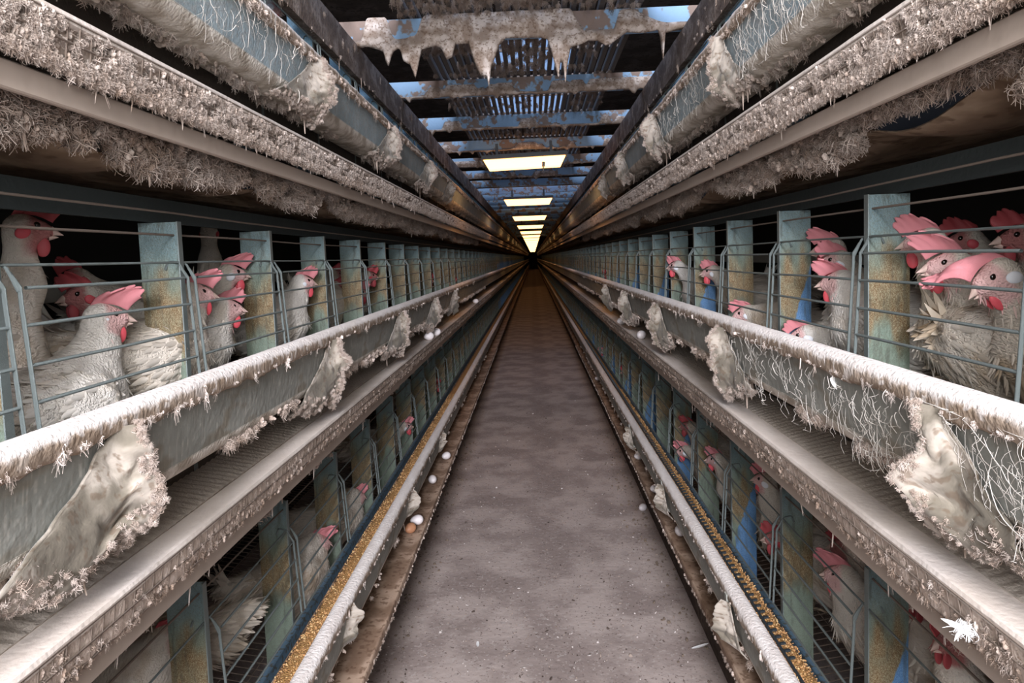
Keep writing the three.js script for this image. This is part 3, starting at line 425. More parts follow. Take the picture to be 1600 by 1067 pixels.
// eggs
{
  const pts = []; for (let i = 0; i <= 14; i++) { const a = i / 14 * Math.PI, c = Math.cos(a); pts.push(new THREE.Vector2(Math.max(0.0001, 0.0215 * Math.sin(a) * (1 - 0.14 * c)), 0.0285 * c)); }
  const g = new THREE.LatheGeometry(pts, 20).rotateZ(Math.PI / 2);
  const LOW = -1.1115, MID = -0.391;
  [[-0.541, LOW, 2.952, 0.4, 0, 'white egg on the left floor belt lying against a brown egg'], [-0.553, LOW, 2.859, 1.2, 1, 'brown egg on the left floor belt lying against a white egg'], [-0.552, LOW, 3.508, 1.9, 0, 'white egg alone on the left floor belt, second beyond the brown egg'], [-0.536, LOW, 3.938, 0.9, 0, 'white egg on the left floor belt, farthest one in view there'],
    [0.55, LOW, 2.761, 1.5, 0, 'white egg on the right floor belt, nearest one in view'], [0.543, LOW, 3.279, 0.1, 0, 'white egg on the right floor belt, second from the near end'], [0.544, LOW, 3.831, 0.5, 0, 'white egg on the right floor belt, third from the near end'], [0.547, LOW, 6.335, 0.5, 0, 'dim white egg far along the right floor belt, fourth from the near end'], [0.556, LOW, 7.313, 0.5, 0, 'dim white egg far along the right floor belt, fifth from the near end'],
    [-0.56, MID, 3.65, 0.7, 0, 'white egg on the left upper belt, nearer one of two close together'], [-0.553, MID, 3.86, 0.2, 0, 'white egg on the left upper belt, farther one of two close together'], [-0.556, MID, 6.6, 0.2, 0, 'small dim white egg far along the left upper belt'], [0.505, MID, 3.38, 1.1, 0, 'white egg at the edge of the right upper belt, nearer one of two'], [0.505, MID, 4.13, 0.4, 0, 'white egg at the edge of the right upper belt, farther one of two'],
    [0.588, -1.4785, 4.036, 0.8, 0, 'dirty white egg lying on the concrete floor among litter']].forEach(([x, y, Z, a, brown, label]) => {
    const m = tag(mesh('egg', g, brown ? M.eggBrown : M.egg), label, 'egg', 'loose eggs'); m.position.set(x, EYE + y, -Z); m.rotation.y = a;
  });
}
// loose feathers
function featherGeo(L, W, curl = 0.2, n = 6) { return sheet(4, n, (u, v) => { const w = W * Math.pow(Math.sin(Math.PI * Math.min(1, 0.06 + v * 0.94)), 0.6) * (u - 0.5); return [w, curl * L * v * v + 0.25 * Math.abs(w), L * v]; }, 0.0004); }
{
  const t = thing('loose_feather', 'tuft of bright white down stuck to the right egg guard', 'feather', [rowX(1, 0.142), EYE - 0.445, -0.80]), R = rng(9);
  mesh('down', fluffGeo(61, 90).scale(0.017, 0.013, 0.02), M.feather, t);
  for (let i = 0; i < 5; i++) { const m = mesh('barb', featherGeo(0.018 + 0.01 * R(), 0.005, 0.5, 4), M.feather, t); m.rotation.set(R() * 2 - 1, -1.6 + 2.2 * (R() - 0.5), R() * 6); }
  const f = tag(mesh('loose_feather', featherGeo(0.07, 0.016, 0.15), M.feather), 'pale feather lying on the floor beside the right egg belt', 'feather'); f.position.set(0.548, 0.004, -2.58); f.rotation.set(0, 1.8, 0);
  const h = tag(mesh('loose_feather', featherGeo(0.05, 0.012, 0.1), M.feather), 'small pale feather standing out on the floor in mid aisle', 'feather'); h.position.set(-0.27, 0.004, -2.66); h.rotation.set(0, 0.1, 0);
  const k = tag(mesh('loose_feather', featherGeo(0.035, 0.018, 0.4), M.feather), 'white feather stuck to the right middle trough below its lip', 'feather'); k.position.set(rowX(1, 0.141), EYE - 0.215, -1.165); k.rotation.set(1.7, 0.8, 0);
}
// ---------------------------------------------------------------- webs of dust at the trough brackets, and cobwebs
function dustWeb(s, TY, Z, seed, o) {
  const wide = o.wide, hang = o.hang, R = rng(seed), dir = -1;      // the web spreads from its bracket towards the near end
  const wall = (y) => lerp(0.142, 0.127, clamp((-0.19 - y) / 0.11));
  return sheet(26, 34, (u, v) => {
    const w = 0.025 + wide * Math.pow(v, 1.25), lowest = -0.315 - hang * (0.35 + 0.65 * fbm(u * 5, 1, seed, 3)) * (1 - 0.55 * u), y = lerp(-0.196, lowest, v);
    const n = fbm(u * 4 * (0.3 + v), v * 6, seed + 2, 4) - 0.5, fold = Math.pow(1 - u, 1.6);
    const d = wall(y) + 0.004 + (0.045 * fold * Math.sin(Math.PI * Math.min(1, 0.12 + v * 0.8)) + 0.04 * n * (0.25 + fold) * smooth(0, 0.2, v) * smooth(1, 0.7, u)) - (v > 0.85 ? 0.1 * (v - 0.85) : 0);
    return [rowX(s, d), EYE + TY + y + 0.02 * n * v, -(Z + dir * u * w + 0.03 * (fbm(v * 7, 3, seed + 5) - 0.5)), u * w + seed * 0.07, v * 0.17];
  }, 0.003);
}
for (const [s, side] of SIDES) for (const [tier, TY] of TIERS) [-1, 1, 3, 5, 7].forEach((n, i) => {
  if (tier === 'bottom' && (n < 1 || n > 5)) return;
  const B = tier === 'bottom', k = i + (tier === 'bottom' ? 0 : 1), t = thing('dust_web', `${ord(k)} ragged dust web from the near end of the ${side} ${tier} trough`, 'dust web', [0, 0, 0], 0, 'dust webs at the trough brackets');
  mesh('web_sheet', dustWeb(s, TY, ZN(n) + (s > 0 ? -0.02 : 0), 300 + n * 13 + (s + 2) * 50 + Math.round(TY * 10), { wide: B ? 0.05 : s < 0 ? 0.24 : 0.14, hang: B ? 0.005 : tier === 'top' ? 0.06 : 0.085 }), M.web, t);
  if (!B && n < 6) { const R = rng(700 + n + 9 * s + Math.round(TY * 10)), ws = t.children[0].geometry.attributes.position, L = [], N = 27 * 35; for (let j = 0; j < 420; j++) { const e = R(), iu = e < 0.5 ? Math.floor(R() * R() * 6) : Math.floor(R() * 27), iv = e < 0.5 ? Math.floor(R() * 35) : 34 - Math.floor(R() * R() * 8), q = iv * 27 + Math.min(26, iu); if (q >= N) continue; L.push({ p: [ws.getX(q) + 0.006 * (R() - 0.5), ws.getY(q) + 0.006 * (R() - 0.5), ws.getZ(q) + 0.008 * (R() - 0.5)], r: [R() * 6, R() * 6, R() * 6], s: 0.004 + 0.007 * R() * R(), c: dustC(R, 0.42) }); } addFuzz('web_dust', [L.filter((e, j) => j % 2 === 0), L.filter((e, j) => j % 2 === 1), [], [], [], []], t); }
  mesh('bracket', toCreasedNormals(new THREE.ExtrudeGeometry(new THREE.Shape([[0.146, -0.19], [0.139, -0.30], [0.1, -0.328], [0.1, -0.32], [0.128, -0.297], [0.135, -0.19]].map(([d, y]) => new THREE.Vector2(rowX(s, d), EYE + TY + y))), { depth: 0.02, bevelEnabled: false }), 0.4).translate(0, 0, -ZN(n) - 0.01), M.trough, t);
  if (n < 6 && !B) { const R = rng(900 + n + s), g = []; for (let j = 0; j < 7; j++) { const Z = ZN(n) - 0.02 - (s < 0 ? 0.16 : 0.1) * R(), a = [rowX(s, 0.125 - 0.03 * R()), EYE + TY - 0.31, -Z]; mesh('hanging_strand', strand(a, [a[0] + 0.01 * (R() - 0.5), a[1] - 0.03 - 0.07 * R() * R(), -Z + 0.02 * (R() - 0.5)], 0.006, [0, 0, 0.01 * (R() - 0.5)], 6, 5), M.dust, t); } }
});
function cobweb(s, TY, za, zb, n, seed, label) {
  const R = rng(seed), g = [], P = (d, y, Z) => [rowX(s, d), EYE + TY + y, -Z], wall = (y) => lerp(0.145, 0.132, clamp((-0.19 - y) / 0.11));
  const hubs = []; for (let i = 0; i < 18; i++) hubs.push([lerp(za, zb, R()), -0.2 - 0.12 * R()]);
  for (let i = 0; i < n; i++) {
    const h = hubs[Math.floor(R() * 18)], fan = R() < 0.6, Za = fan ? h[0] + 0.07 * (R() - 0.5) : lerp(za, zb, R()), ya = fan ? h[1] + 0.05 * (R() - 0.5) : -0.2 - 0.1 * R(), an = fan ? R() * 6.28 : 1.2 + R() * 0.8, l = 0.02 + 0.09 * R() * R(), r = 0.00025 + 0.0006 * Math.pow(R(), 5);
    const pts = []; for (let j = 0; j <= 4; j++) { const t = j / 4, q = an + 0.5 * Math.sin(t * 4 + i) * (R() - 0.3), yy = clamp(ya - l * t * Math.sin(q), -0.335, -0.195); pts.push(P(wall(yy) + 0.002 + 0.008 * R() * Math.sin(Math.PI * t), yy, Za + l * t * Math.cos(q))); }
    g.push(tube(pts, r, 6, 3));
  }
  tag(mesh('cobweb', g, M.thread), label, 'cobweb', null, 'stuff');
}
cobweb(1, 0.72, 0.75, 1.8, 330, 11, 'mesh of pale cobweb threads over the near right top trough');
cobweb(1, 0.72, 1.85, 2.7, 120, 12, 'few thin cobweb threads over the second section of the right top trough');
cobweb(1, 0, 0.62, 1.3, 330, 13, 'mesh of pale cobweb threads over the near right middle trough');
cobweb(1, 0, 1.3, 1.85, 120, 14, 'thin cobweb threads over the right middle trough behind the near web');
cobweb(-1, 0.72, 1.2, 1.85, 70, 15, 'thin cobweb threads over the left top trough beside its web');

// ---------------------------------------------------------------- hens
// smooth union of tapered capsules, meshed by surface nets: one continuous skin per bird
function skin(caps, h, k, colour) {
  const lo = [1e9, 1e9, 1e9], hi = [-1e9, -1e9, -1e9];
  for (const c of caps) for (let q = 0; q < 3; q++) { lo[q] = Math.min(lo[q], c[q] - c[3], c[4 + q] - c[7]); hi[q] = Math.max(hi[q], c[q] + c[3], c[4 + q] + c[7]); }
  for (let q = 0; q < 3; q++) { lo[q] -= 2.5 * h; hi[q] += 2.5 * h; }
  const n = hi.map((v, q) => Math.ceil((v - lo[q]) / h) + 1), F = new Float32Array(n[0] * n[1] * n[2]), id = (i, j, l) => (l * n[1] + j) * n[0] + i;
  const field = (x, y, z) => {
    let d = 1e3;
    for (const c of caps) {
      const bx = c[4] - c[0], by = c[5] - c[1], bz = c[6] - c[2], ax = x - c[0], ay = y - c[1], az = z - c[2], L = bx * bx + by * by + bz * bz, t = L > 0 ? clamp((ax * bx + ay * by + az * bz) / L) : 0;
      const e = Math.hypot(ax - bx * t, ay - by * t, az - bz * t) - (c[3] + (c[7] - c[3]) * t), g = Math.max(k - Math.abs(d - e), 0) / k; d = Math.min(d, e) - g * g * k * 0.25;
    } return d;
  };
  for (let l = 0; l < n[2]; l++) for (let j = 0; j < n[1]; j++) for (let i = 0; i < n[0]; i++) F[id(i, j, l)] = field(lo[0] + i * h, lo[1] + j * h, lo[2] + l * h);
  const V = new Int32Array(F.length).fill(-1), pos = [], idx = [];
  for (let l = 0; l + 1 < n[2]; l++) for (let j = 0; j + 1 < n[1]; j++) for (let i = 0; i + 1 < n[0]; i++) {
    let m = 0, sx = 0, sy = 0, sz = 0, cnt = 0; const f = []; for (let b = 0; b < 8; b++) { const v = F[id(i + (b & 1), j + (b >> 1 & 1), l + (b >> 2))]; f.push(v); if (v < 0) m |= 1 << b; }
    if (m === 0 || m === 255) continue;
    for (let b = 0; b < 8; b++) for (const e of [1, 2, 4]) { if (b & e) continue; const c = b | e; if ((f[b] < 0) === (f[c] < 0)) continue; const t = f[b] / (f[b] - f[c]); sx += (b & 1) + (e === 1 ? t : 0); sy += (b >> 1 & 1) + (e === 2 ? t : 0); sz += (b >> 2) + (e === 4 ? t : 0); cnt++; }
    V[id(i, j, l)] = pos.length / 3; pos.push(lo[0] + (i + sx / cnt) * h, lo[1] + (j + sy / cnt) * h, lo[2] + (l + sz / cnt) * h);
  }
  const quad = (a, b, c, d, flip) => { if (a < 0 || b < 0 || c < 0 || d < 0) return; flip ? idx.push(a, c, b, a, d, c) : idx.push(a, b, c, a, c, d); };
  for (let l = 1; l + 1 < n[2]; l++) for (let j = 1; j + 1 < n[1]; j++) for (let i = 1; i + 1 < n[0]; i++) {
    const s0 = F[id(i, j, l)] < 0;
    if (s0 !== F[id(i + 1, j, l)] < 0) quad(V[id(i, j - 1, l - 1)], V[id(i, j, l - 1)], V[id(i, j, l)], V[id(i, j - 1, l)], !s0);
    if (s0 !== F[id(i, j + 1, l)] < 0) quad(V[id(i - 1, j, l - 1)], V[id(i - 1, j, l)], V[id(i, j, l)], V[id(i, j, l - 1)], !s0);
    if (s0 !== F[id(i, j, l + 1)] < 0) quad(V[id(i - 1, j - 1, l)], V[id(i, j - 1, l)], V[id(i, j, l)], V[id(i - 1, j, l)], !s0);
  }
  const N = [], C = [], U = [], e = h * 0.5;
  for (let q = 0; q < pos.length; q += 3) {
    const [x, y, z] = [pos[q], pos[q + 1], pos[q + 2]], g = new THREE.Vector3(field(x + e, y, z) - field(x - e, y, z), field(x, y + e, z) - field(x, y - e, z), field(x, y, z + e) - field(x, y, z - e)).normalize();
    N.push(g.x, g.y, g.z); C.push(...colour(x, y, z)); U.push(x * 2 + z, y * 2);
  }
  const g = new THREE.BufferGeometry(); g.setAttribute('position', new THREE.Float32BufferAttribute(pos, 3)); g.setAttribute('normal', new THREE.Float32BufferAttribute(N, 3)); g.setAttribute('uv', new THREE.Float32BufferAttribute(U, 2)); g.setAttribute('color', new THREE.Float32BufferAttribute(C, 3)); g.setIndex(idx); return g;
}
function coloured(g, c) { const q = g.index ? g : g, n = q.attributes.position.count, a = new Float32Array(n * 3); for (let i = 0; i < n; i++) a.set(c, 3 * i); q.setAttribute('color', new THREE.BufferAttribute(a, 3)); if (!q.attributes.uv) q.setAttribute('uv', new THREE.BufferAttribute(new Float32Array(n * 2), 2)); return q; }
const SPH = new THREE.SphereGeometry(1, 14, 10), PLUME = sheet(4, 5, (u, v) => { const w = 0.52 * Math.pow(Math.sin(Math.PI * clamp(0.12 + 0.86 * v)), 0.7) * (u - 0.5) * 2; return [w * 0.5, 0.14 * v * v - 0.35 * w * w, v]; });
function combGeo(size, flop, side, seed, teeth = 5) {       // upright at the root, then bending over forwards and to one side
  const R = rng(seed), nu = 44, nv = 10, ph = R(), B = (0.3 + 0.3 * R()) * side, fx = Math.cos(B), fz = Math.sin(B);
  return sheet(nu, nv, (u, v) => {
    const x0 = lerp(0.036, -0.026, u), y0 = 0.013 + 0.010 * Math.sin(Math.PI * u), tooth = 0.80 + 0.20 * Math.pow(Math.abs(Math.sin(Math.PI * (u * teeth + ph))), 0.8), H = size * 0.029 * Math.pow(Math.sin(Math.PI * clamp(0.13 + 0.80 * u)), 0.5) * tooth, t = v * H;
    const A = flop * Math.min(1.25, t / 0.045), b = A < 1e-3 ? [t, 0] : [t * Math.sin(A) / A, t * (1 - Math.cos(A)) / A], wave = (0.004 * Math.sin(u * 8 + seed) + 0.003 * Math.sin(u * 17)) * v;
    return [x0 + fx * b[1] + 0.35 * t, y0 + b[0], fz * b[1] + wave];
  }, 0.0032);
}
function makeHen(p, seed) {
  const R = rng(seed), root = thing('hen', p.label, 'hen', [p.x, 0, -p.z], p.phi * Math.PI / 180), dim = p.dim ?? 0, far = p.z > 4.2 || (dim > 0.9), h = far ? 0.011 : 0.0075;
  const low = clamp((0.29 - p.hy) / 0.13) * (p.stand ? 0 : 0.10) + (p.sit ? 0.05 : 0), hx = p.hx + 0.03, H = [hx, p.hy, 0];
  const ex = hx + 0.012; root.position.set(p.x - Math.cos(root.rotation.y) * ex, EYE + p.y - p.hy - 0.005, -p.z + Math.sin(root.rotation.y) * ex);
  const yaw = (p.yaw ?? 0) * Math.PI / 180, down = (p.down ?? (p.hy < 0.22 ? 18 : 6)) * Math.PI / 180, dir = [Math.cos(yaw) * Math.cos(down), -Math.sin(down), -Math.sin(yaw) * Math.cos(down)];
  const y = (v) => v - low, J = (q) => q + 0.006 * (R() - 0.5), caps = [];
  const add = (a, ra, b, rb) => caps.push([...a, ra, ...b, rb]);
  add([-0.10, y(0.205), 0], 0.066, [0.05, y(0.195), 0], 0.084);                     // trunk
  add([0.05, y(0.195), 0], 0.084, [0.105, y(0.205), 0], 0.066);                     // breast
  add([-0.12, y(0.215), 0], 0.055, [-0.19, y(0.265), 0], 0.026);                    // tail root
  const nb = [0.105, y(0.25), 0], nm = [lerp(0.115, hx, 0.25) + 0.012, lerp(y(0.25), p.hy, 0.5), 0.25 * (H[2]) ];
  add([0.07, y(0.22), 0], 0.065, nb, 0.048); add(nb, 0.048, nm, 0.031); add(nm, 0.031, [H[0] - 0.012 * dir[0], H[1] - 0.008, H[2] - 0.012 * dir[2]], 0.0205);
  add([H[0] - 0.006 * dir[0], H[1] + 0.002, -0.006 * dir[2]], 0.0225, [H[0] + 0.024 * dir[0], H[1] + 0.024 * dir[1] - 0.002, 0.024 * dir[2]], 0.0155);   // head
  for (const s of [-1, 1]) { add([0.05, y(0.225), s * 0.062], 0.034, [-0.13, y(0.205), s * 0.052], 0.03); add([0.0, y(0.165), s * 0.045], 0.055, [0.02, Math.max(0.03, y(0.095)), s * 0.048], 0.024); }
  if (p.hide || p.nohead) { /* the head stays, turned away */ }
  const dirty = p.dirty ?? (p.clean ? 0.12 : 0.45), base = mix3([0.86, 0.82, 0.77], [0.60, 0.50, 0.38], dirty), tan = [0.42, 0.30, 0.18];
  const colour = (x, Y, z) => {
    const a = (x - H[0]) * dir[0] + (Y - H[1]) * dir[1] + (z - H[2]) * dir[2], r = Math.hypot(x - H[0], Y - H[1], z - H[2]), n = fbm(x * 22 + seed, Y * 22, z * 22, 3);
    let c = mix3(base, tan, clamp(0.8 * smooth(0.5, 0.8, n) * (0.35 + dirty) + 0.5 * smooth(0.13, 0.04, Y + low)));
    const pink = dim > 0.5 ? [0.5, 0.2, 0.19] : [0.82, 0.52, 0.50];  // dim hens carry their shade in the face colour
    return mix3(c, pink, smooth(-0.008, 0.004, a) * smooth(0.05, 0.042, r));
  };
  const g = [skin(caps, h, 0.028, colour)];
  const legC = [0.52, 0.42, 0.30];
  if (low < 0.09) for (const s of [-1, 1]) {
    const k = y(0.1), f = [0.03, 0.006, s * 0.045]; g.push(coloured(rod([0.02, k, s * 0.048], [0.0, k * 0.5, s * 0.046], 0.0075, 8), legC), coloured(rod([0.0, k * 0.5, s * 0.046], [f[0] - 0.02, f[1], f[2]], 0.006, 8), legC));
    for (const a of [-0.5, 0, 0.5, 3.1]) g.push(coloured(strand([f[0] - 0.02, f[1] + 0.002, f[2]], [f[0] - 0.02 + 0.045 * Math.cos(a), 0.003, f[2] + 0.045 * Math.sin(a)], 0.0055, [0, 0.006, 0], 3, 6, 0.4), legC));
  }
  const body = mesh('body', mergeGeometries(g.map(q => { const w = q.index ? q.toNonIndexed() : q; return w; })), M.body, root);
  if (p.nohead && p.tail) { const b = mesh('tail', tailGeo(seed, 11), featherMat(base), root); b.position.set(-0.17, y(0.25), 0); }
  // head furniture
  const head = new THREE.Object3D(); head.position.set(...H); head.rotation.set(0, yaw, -down, 'YZX'); head.updateMatrix();
  const put = (name, geo, mat) => { const m = mesh(name, geo, mat, root); m.applyMatrix4(head.matrix); return m; };
  if (!p.nohead) {
    const size = p.comb ?? 1.15, flop = p.near ? 2 : size > 1.25 ? 0.9 + 0.4 * R() : 0.6 + 0.5 * R(), side = (p.near ? 2.6 : -1) * (p.phi > 90 ? 1 : -1);
    put('comb', combGeo(size, flop, side, seed), dim > 0.5 ? M.combDim : M.comb);  // on dim hens the shade is in the comb, lobe and wattle colours
    put('beak', mergeGeometries([plain(new THREE.ConeGeometry(0.0088, 0.021, 10, 4).rotateZ(-Math.PI / 2 - 0.3).scale(1, 1, 0.85).translate(0.043, -0.004, 0)), plain(new THREE.ConeGeometry(0.0062, 0.015, 8).rotateZ(-Math.PI / 2 + 0.05).translate(0.039, -0.0115, 0))]), M.beak);
    for (const s of [-1, 1]) {
      put('eye', SPH.clone().scale(0.0052, 0.0052, 0.0028).translate(0.0125, 0.006, s * 0.0185), M.eye);
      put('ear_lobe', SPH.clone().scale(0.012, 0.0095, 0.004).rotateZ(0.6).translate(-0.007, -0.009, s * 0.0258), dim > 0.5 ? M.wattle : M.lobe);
      put('wattle', SPH.clone().scale(0.010, 0.0165, 0.0042).translate(0.024, -0.030, s * 0.0085), dim > 0.5 ? M.combDim : M.wattle);
    }
    if (!p.hide) { const tl = mesh('tail', tailGeo(seed, far ? 5 : 13), featherMat(base), root); tl.position.set(-0.17, y(0.25), 0); }
  }
  // plumage: overlapping feathers pointing backwards
  const P = body.geometry.attributes.position, Nn = body.geometry.attributes.normal, skinN = g[0].index.count, L = [], up = new THREE.Vector3(), cnt = far ? 140 : 1500;
  for (let i = 0; i < cnt; i++) {
    const q = Math.floor(R() * skinN), v = new THREE.Vector3().fromBufferAttribute(P, q), nr = new THREE.Vector3().fromBufferAttribute(Nn, q);
    const toHead = Math.hypot(v.x - H[0], v.y - H[1], v.z - H[2]); if (toHead < 0.034 || v.y < 0.05) continue;
    const neck = smooth(0.17, 0.06, toHead), back = new THREE.Vector3(lerp(-1, -0.25, neck), lerp(-0.25, -1, neck), 0.3 * (R() - 0.5)); back.addScaledVector(nr, -back.dot(nr)).normalize();
    const lift = 0.06 + 0.34 * R() * R() + (p.dirty > 0.4 ? 0.18 * R() : 0) - (p.clean ? 0.12 * R() : 0), z = back.clone().addScaledVector(nr, lift).normalize(), x = new THREE.Vector3().crossVectors(nr, z).normalize(); up.crossVectors(z, x);
    const len = lerp(0.036, 0.020, neck) * (0.6 + 0.7 * R()), c = colour(v.x, v.y, v.z), k = p.clean ? 0.88 + 0.2 * R() : 0.74 + 0.36 * R();
    L.push({ p: v.addScaledVector(nr, -0.0015).toArray(), q: new THREE.Quaternion().setFromRotationMatrix(new THREE.Matrix4().makeBasis(x, up, z)), s: [len * lerp(0.5, 0.28, neck), len * 0.5, len], c: c.map(w => Math.min(0.86, w * k)) });
  }
  scatter('plumage', PLUME, M.feather, L, root);
  return root;
}
const tails = {};
function featherMat(c) { const k = c.map(v => v.toFixed(2)).join(); return tails[k] ??= new THREE.MeshPhysicalMaterial({ color: new THREE.Color().setRGB(...c), roughness: 1, side: THREE.DoubleSide }); }
function tailGeo(seed, n) {      // a ragged narrow fan pointing back and up
  const R = rng(seed + 5), g = [];
  for (let i = 0; i < n; i++) {
    const l = 0.068 + 0.045 * R(), f = sheet(3, 7, (u, v) => { const w = 0.0085 * Math.pow(Math.sin(Math.PI * clamp(0.2 + 0.795 * v)), 0.8) * (u - 0.5) * 2 * (0.7 + 0.5 * noise3(v * 11, i, seed)); return [-l * v, 0.015 * v * v, w]; });
    const a = (i / (n - 1) - 0.5); g.push(f.rotateX(a * 2.2).rotateY(-0.75 * a + 0.1 * (R() - 0.5)).rotateZ(-0.85 - 0.3 * R() + 0.5 * Math.abs(a)));
  }
  return mergeGeometries(g);
}

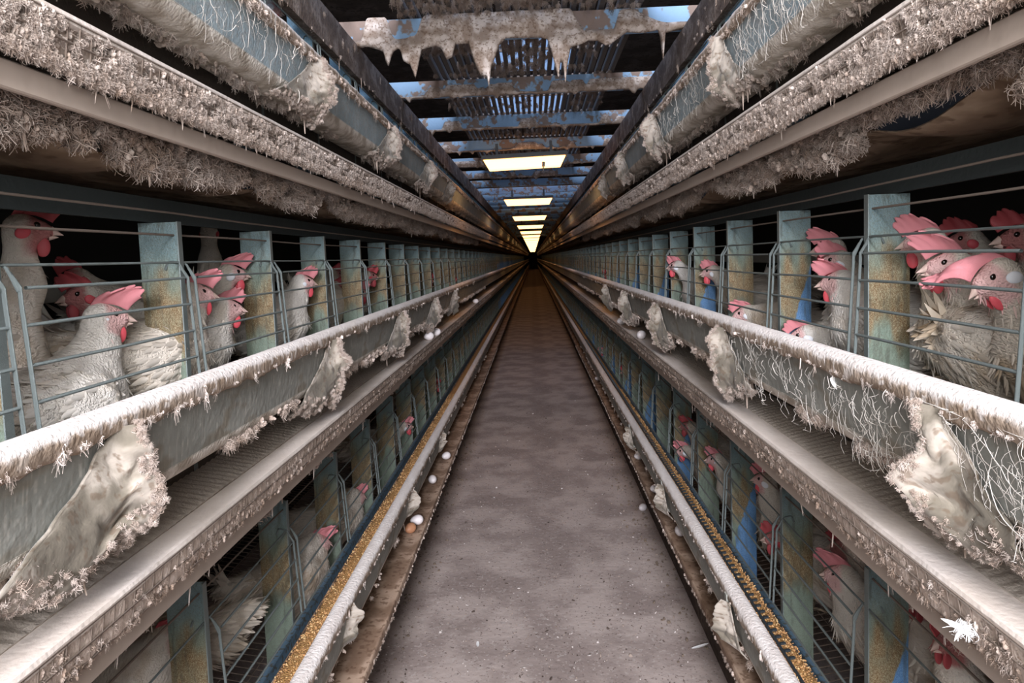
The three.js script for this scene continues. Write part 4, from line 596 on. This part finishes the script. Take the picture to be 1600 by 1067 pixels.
const HENS = [
  { x: -0.765, y: -0.073, z: 1.242, phi: 80, yaw: -38, hx: 0.13, hy: 0.296, clean: 1, comb: 1.7, sit: 1, label: 'clean white hen lying behind the nearest left middle gate, pink comb flopped forward' },
  { x: -0.78, y: -0.185, z: 1.456, phi: 55, yaw: 0, hx: 0.1, hy: 0.182, nohead: 1, dirty: 0.45, label: 'white hen showing only its back behind the lying hen in the near cage' },
  { x: -0.84, y: 0.085, z: 1.174, phi: 40, yaw: 0, hx: 0.12, hy: 0.441, dim: 1, label: 'shaded hen high in the near left middle corner with a drooping red comb' },
  { x: -0.94, y: -0.04, z: 1.423, phi: 262, yaw: -36, hx: 0.14, hy: 0.297, dim: 1, label: 'dim hen with red wattles in front of the drinking line, facing the others' },
  { x: -1.06, y: -0.005, z: 1.578, phi: 250, yaw: 0, hx: 0.14, hy: 0.312, dim: 1, dark: 1, label: 'dark hen farthest back in the near left middle cage' },
  { x: -0.73, y: -0.047, z: 1.515, phi: 65, yaw: -25, hx: 0.13, hy: 0.328, comb: 1.5, label: 'white hen looking out over the first full left post, upper of the front pair' },
  { x: -0.73, y: -0.09, z: 1.669, phi: 36, yaw: 4, hx: 0.13, hy: 0.286, clean: 1, comb: 1.1, label: 'white hen with upright neck behind the left gate, lower of the front pair' },
  { x: -0.76, y: -0.008, z: 1.777, phi: 12, yaw: 28, hx: 0.15, hy: 0.362, comb: 1.5, dim: 0.5, label: 'beige-necked hen standing behind the front pair in the left middle tier' },
  { x: -1.02, y: 0.123, z: 2.222, phi: 95, yaw: 0, hx: 0.12, hy: 0.447, dim: 1, dark: 1, label: 'dark hen turned away at the back of the second left middle cage' },
  { x: -0.72, y: -0.046, z: 2.206, phi: 40, yaw: 0, hx: 0.13, hy: 0.331, clean: 1, comb: 1.2, label: 'slim white hen with raised head in the third left middle cage' },
  { x: -0.74, y: -0.12, z: 2.985, phi: 38, yaw: 0, hx: 0.17, hy: 0.254, comb: 1.3, label: 'white hen stretching its neck past the fourth left post, eye showing' },
  { x: -0.83, y: -0.039, z: 2.938, phi: 80, yaw: -38, hx: 0.13, hy: 0.318, dim: 1, label: 'upper hen with a dark red comb behind the stretching hen' },
  { x: -0.8, y: -0.094, z: 2.868, phi: 8, yaw: 30, hx: 0.13, hy: 0.269, dim: 0.6, label: 'lower red-combed hen half hidden behind the stretching hen' },
  { x: -0.73, y: -0.053, z: 3.148, phi: 38, yaw: 0, hx: 0.15, hy: 0.322, dim: 0.8, label: 'red-combed hen peering round the fifth left middle post' },
  { x: -0.73, y: -0.129, z: 4.908, phi: 35, yaw: 0, hx: 0.17, hy: 0.246, dim: 1, label: 'small dark-headed hen peering out far along the left middle tier' },
  { x: -0.71, y: -0.187, z: 6.173, phi: 40, yaw: 0, hx: 0.17, hy: 0.192, dim: 1, label: 'farthest visible hen along the left middle tier, red head only' },
  { x: -0.72, y: -0.882, z: 2.197, phi: 60, yaw: -30, hx: 0.12, hy: 0.215, comb: 1.6, label: 'white hen bending away with a bright pink spread comb in the left bottom tier' },
  { x: -1.09, y: -0.85, z: 1.6, phi: 195, yaw: 0, hx: 0.12, hy: 0.183, dirty: 0.6, hide: 1, label: 'fluffy beige hen showing its rump behind the left bottom gate' },
  { x: -0.81, y: -0.779, z: 1.452, phi: 40, yaw: 0, hx: 0.13, hy: 0.302, dim: 1, label: 'dim hen with a dark red comb in the nearest left bottom corner' },
  { x: -0.73, y: -0.917, z: 2.731, phi: 45, yaw: 0, hx: 0.12, hy: 0.178, label: 'white-breasted hen in the left bottom tier behind a blue post' },
  { x: -0.7, y: -0.863, z: 3.667, phi: 30, yaw: 0, hx: 0.17, hy: 0.237, comb: 1.2, label: 'hen poking a pink head out in the middle of the left bottom tier' },
  { x: -0.715, y: -0.874, z: 4.916, phi: 35, yaw: 0, hx: 0.17, hy: 0.224, dim: 1, label: 'small dim head poking out far along the left bottom tier' },
  { x: 0.7, y: -0.034, z: 1.233, phi: 155, yaw: 12, hx: 0.14, hy: 0.337, comb: 1.9, dirty: 0.5, label: 'hen with a long pink comb falling over its beak, second right post beside it' },
  { x: 0.72, y: 0.007, z: 1.339, phi: 115, yaw: 35, hx: 0.14, hy: 0.374, comb: 1.3, dim: 0.4, label: 'hen with raised head and greyish face behind the long-combed hen' },
  { x: 0.68, y: -0.047, z: 1.075, phi: 186, yaw: -10, hx: 0.15, hy: 0.327, comb: 3.0, dirty: 0.6, down: 35, stand: 1, near: 1, label: 'ruffled hen at the right edge with a huge drooping pink comb' },
  { x: 0.905, y: 0.007, z: 1.529, phi: 160, yaw: 0, hx: 0.15, hy: 0.341, dim: 1, label: 'dim red-combed hen above the ruffled hen, inner one' },
  { x: 0.865, y: 0.009, z: 1.299, phi: 165, yaw: 0, hx: 0.15, hy: 0.351, dim: 1, dark: 1, label: 'dark red-combed hen in the upper right corner of the nearest cage' },
  { x: 1.08, y: -0.16, z: 1.27, phi: 5, yaw: 0, hx: 0.14, hy: 0.153, nohead: 1, tail: 1, dirty: 0.85, label: 'hen seen only by its ragged tail and rump beside the near right middle post' },
  { x: 0.725, y: 0.0, z: 1.774, phi: 186, yaw: -34, hx: 0.14, hy: 0.367, comb: 1.4, dim: 0.4, label: 'greyish hen, topmost of the three stacked heads by the right post' },
  { x: 0.705, y: -0.031, z: 1.689, phi: 160, yaw: -10, hx: 0.14, hy: 0.339, comb: 1.2, dim: 0.2, label: 'hen in the middle of the three stacked heads by the right post' },
  { x: 0.675, y: -0.075, z: 1.611, phi: 128, yaw: 20, hx: 0.13, hy: 0.3, comb: 1.4, clean: 1, label: 'white hen, lowest of the three stacked heads by the right post' },
  { x: 0.655, y: -0.213, z: 1.763, phi: 178, yaw: -20, hx: 0.17, hy: 0.166, clean: 1, comb: 0.9, label: 'white hen with head lowered to the trough below the three stacked heads' },
  { x: 0.645, y: -0.194, z: 2.219, phi: 150, yaw: 5, hx: 0.17, hy: 0.187, comb: 1.0, label: 'hen lowering its head to the trough in the third right middle cage' },
  { x: 0.665, y: -0.075, z: 2.695, phi: 150, yaw: 0, hx: 0.16, hy: 0.302, comb: 1.0, dim: 0.5, label: 'beige-headed hen beside a post in the fourth right middle cage' },
  { x: 0.63, y: -0.058, z: 3.186, phi: 146, yaw: 0, hx: 0.17, hy: 0.326, clean: 1, comb: 1.1, label: 'hen poking its white head out between the wires far along the right middle tier' },
  { x: 0.665, y: -0.176, z: 6.447, phi: 150, yaw: 0, hx: 0.17, hy: 0.201, dim: 1, label: 'dim red head far along the right middle tier' },
  { x: 0.645, y: -0.892, z: 3.158, phi: 150, yaw: 0, hx: 0.18, hy: 0.208, comb: 1.2, label: 'hen stretching its pink head out towards the feed in the right bottom tier' },
  { x: 0.665, y: -0.792, z: 2.674, phi: 150, yaw: 0, hx: 0.14, hy: 0.306, dim: 0.5, label: 'shaded hen with a dark red face beside the stretching hen' },
  { x: 0.695, y: -0.718, z: 2.196, phi: 150, yaw: -10, hx: 0.12, hy: 0.374, dim: 0.3, label: 'white hen with a long pale breast in the right bottom tier' },
  { x: 0.675, y: -0.84, z: 2.028, phi: 160, yaw: 0, hx: 0.17, hy: 0.256, dim: 0.6, label: 'hen lowering a purplish head to the rail below the pale-breasted hen' },
  { x: 0.7, y: -0.779, z: 1.663, phi: 150, yaw: 0, hx: 0.12, hy: 0.312, comb: 1.7, dirty: 0.3, label: 'tall white hen with a pink comb behind the near right bottom gate' },
  { x: 0.825, y: -0.827, z: 1.934, phi: 160, yaw: 0, hx: 0.13, hy: 0.241, dim: 0.7, label: 'dim red-combed hen behind the tall white hen' },
  { x: 0.775, y: -0.728, z: 1.437, phi: 205, yaw: 0, hx: 0.13, hy: 0.35, dim: 0.8, label: 'shaded hen under the belt edge in the nearest right bottom cage' },
  { x: 0.715, y: -0.703, z: 1.234, phi: 200, yaw: 0, hx: 0.12, hy: 0.386, dim: 0.6, label: 'dim hen with a reddish comb, lowest in the near right bottom corner' },
  { x: 0.675, y: -0.793, z: 3.208, phi: 150, yaw: 0, hx: 0.15, hy: 0.302, dim: 0.9, label: 'small red head in the shade beyond the stretching hen' },
  { x: 0.655, y: -0.876, z: 5.246, phi: 150, yaw: 0, hx: 0.17, hy: 0.223, dim: 1, label: 'tiny dim head far along the right bottom tier' },
  { x: 0.655, y: -0.961, z: 7.05, phi: 150, yaw: 0, hx: 0.17, hy: 0.138, label: 'farthest pale head along the right bottom tier' },
  { x: -0.73, y: 0.752, z: 2.075, phi: 50, yaw: 0, hx: 0.15, hy: 0.407, comb: 1.3, label: 'hen with only its pink comb showing above the left top trough' },
];
HENS.forEach((p, i) => makeHen(p, 1000 + 37 * i));

scene.add(camera);
renderer.render(scene, camera);
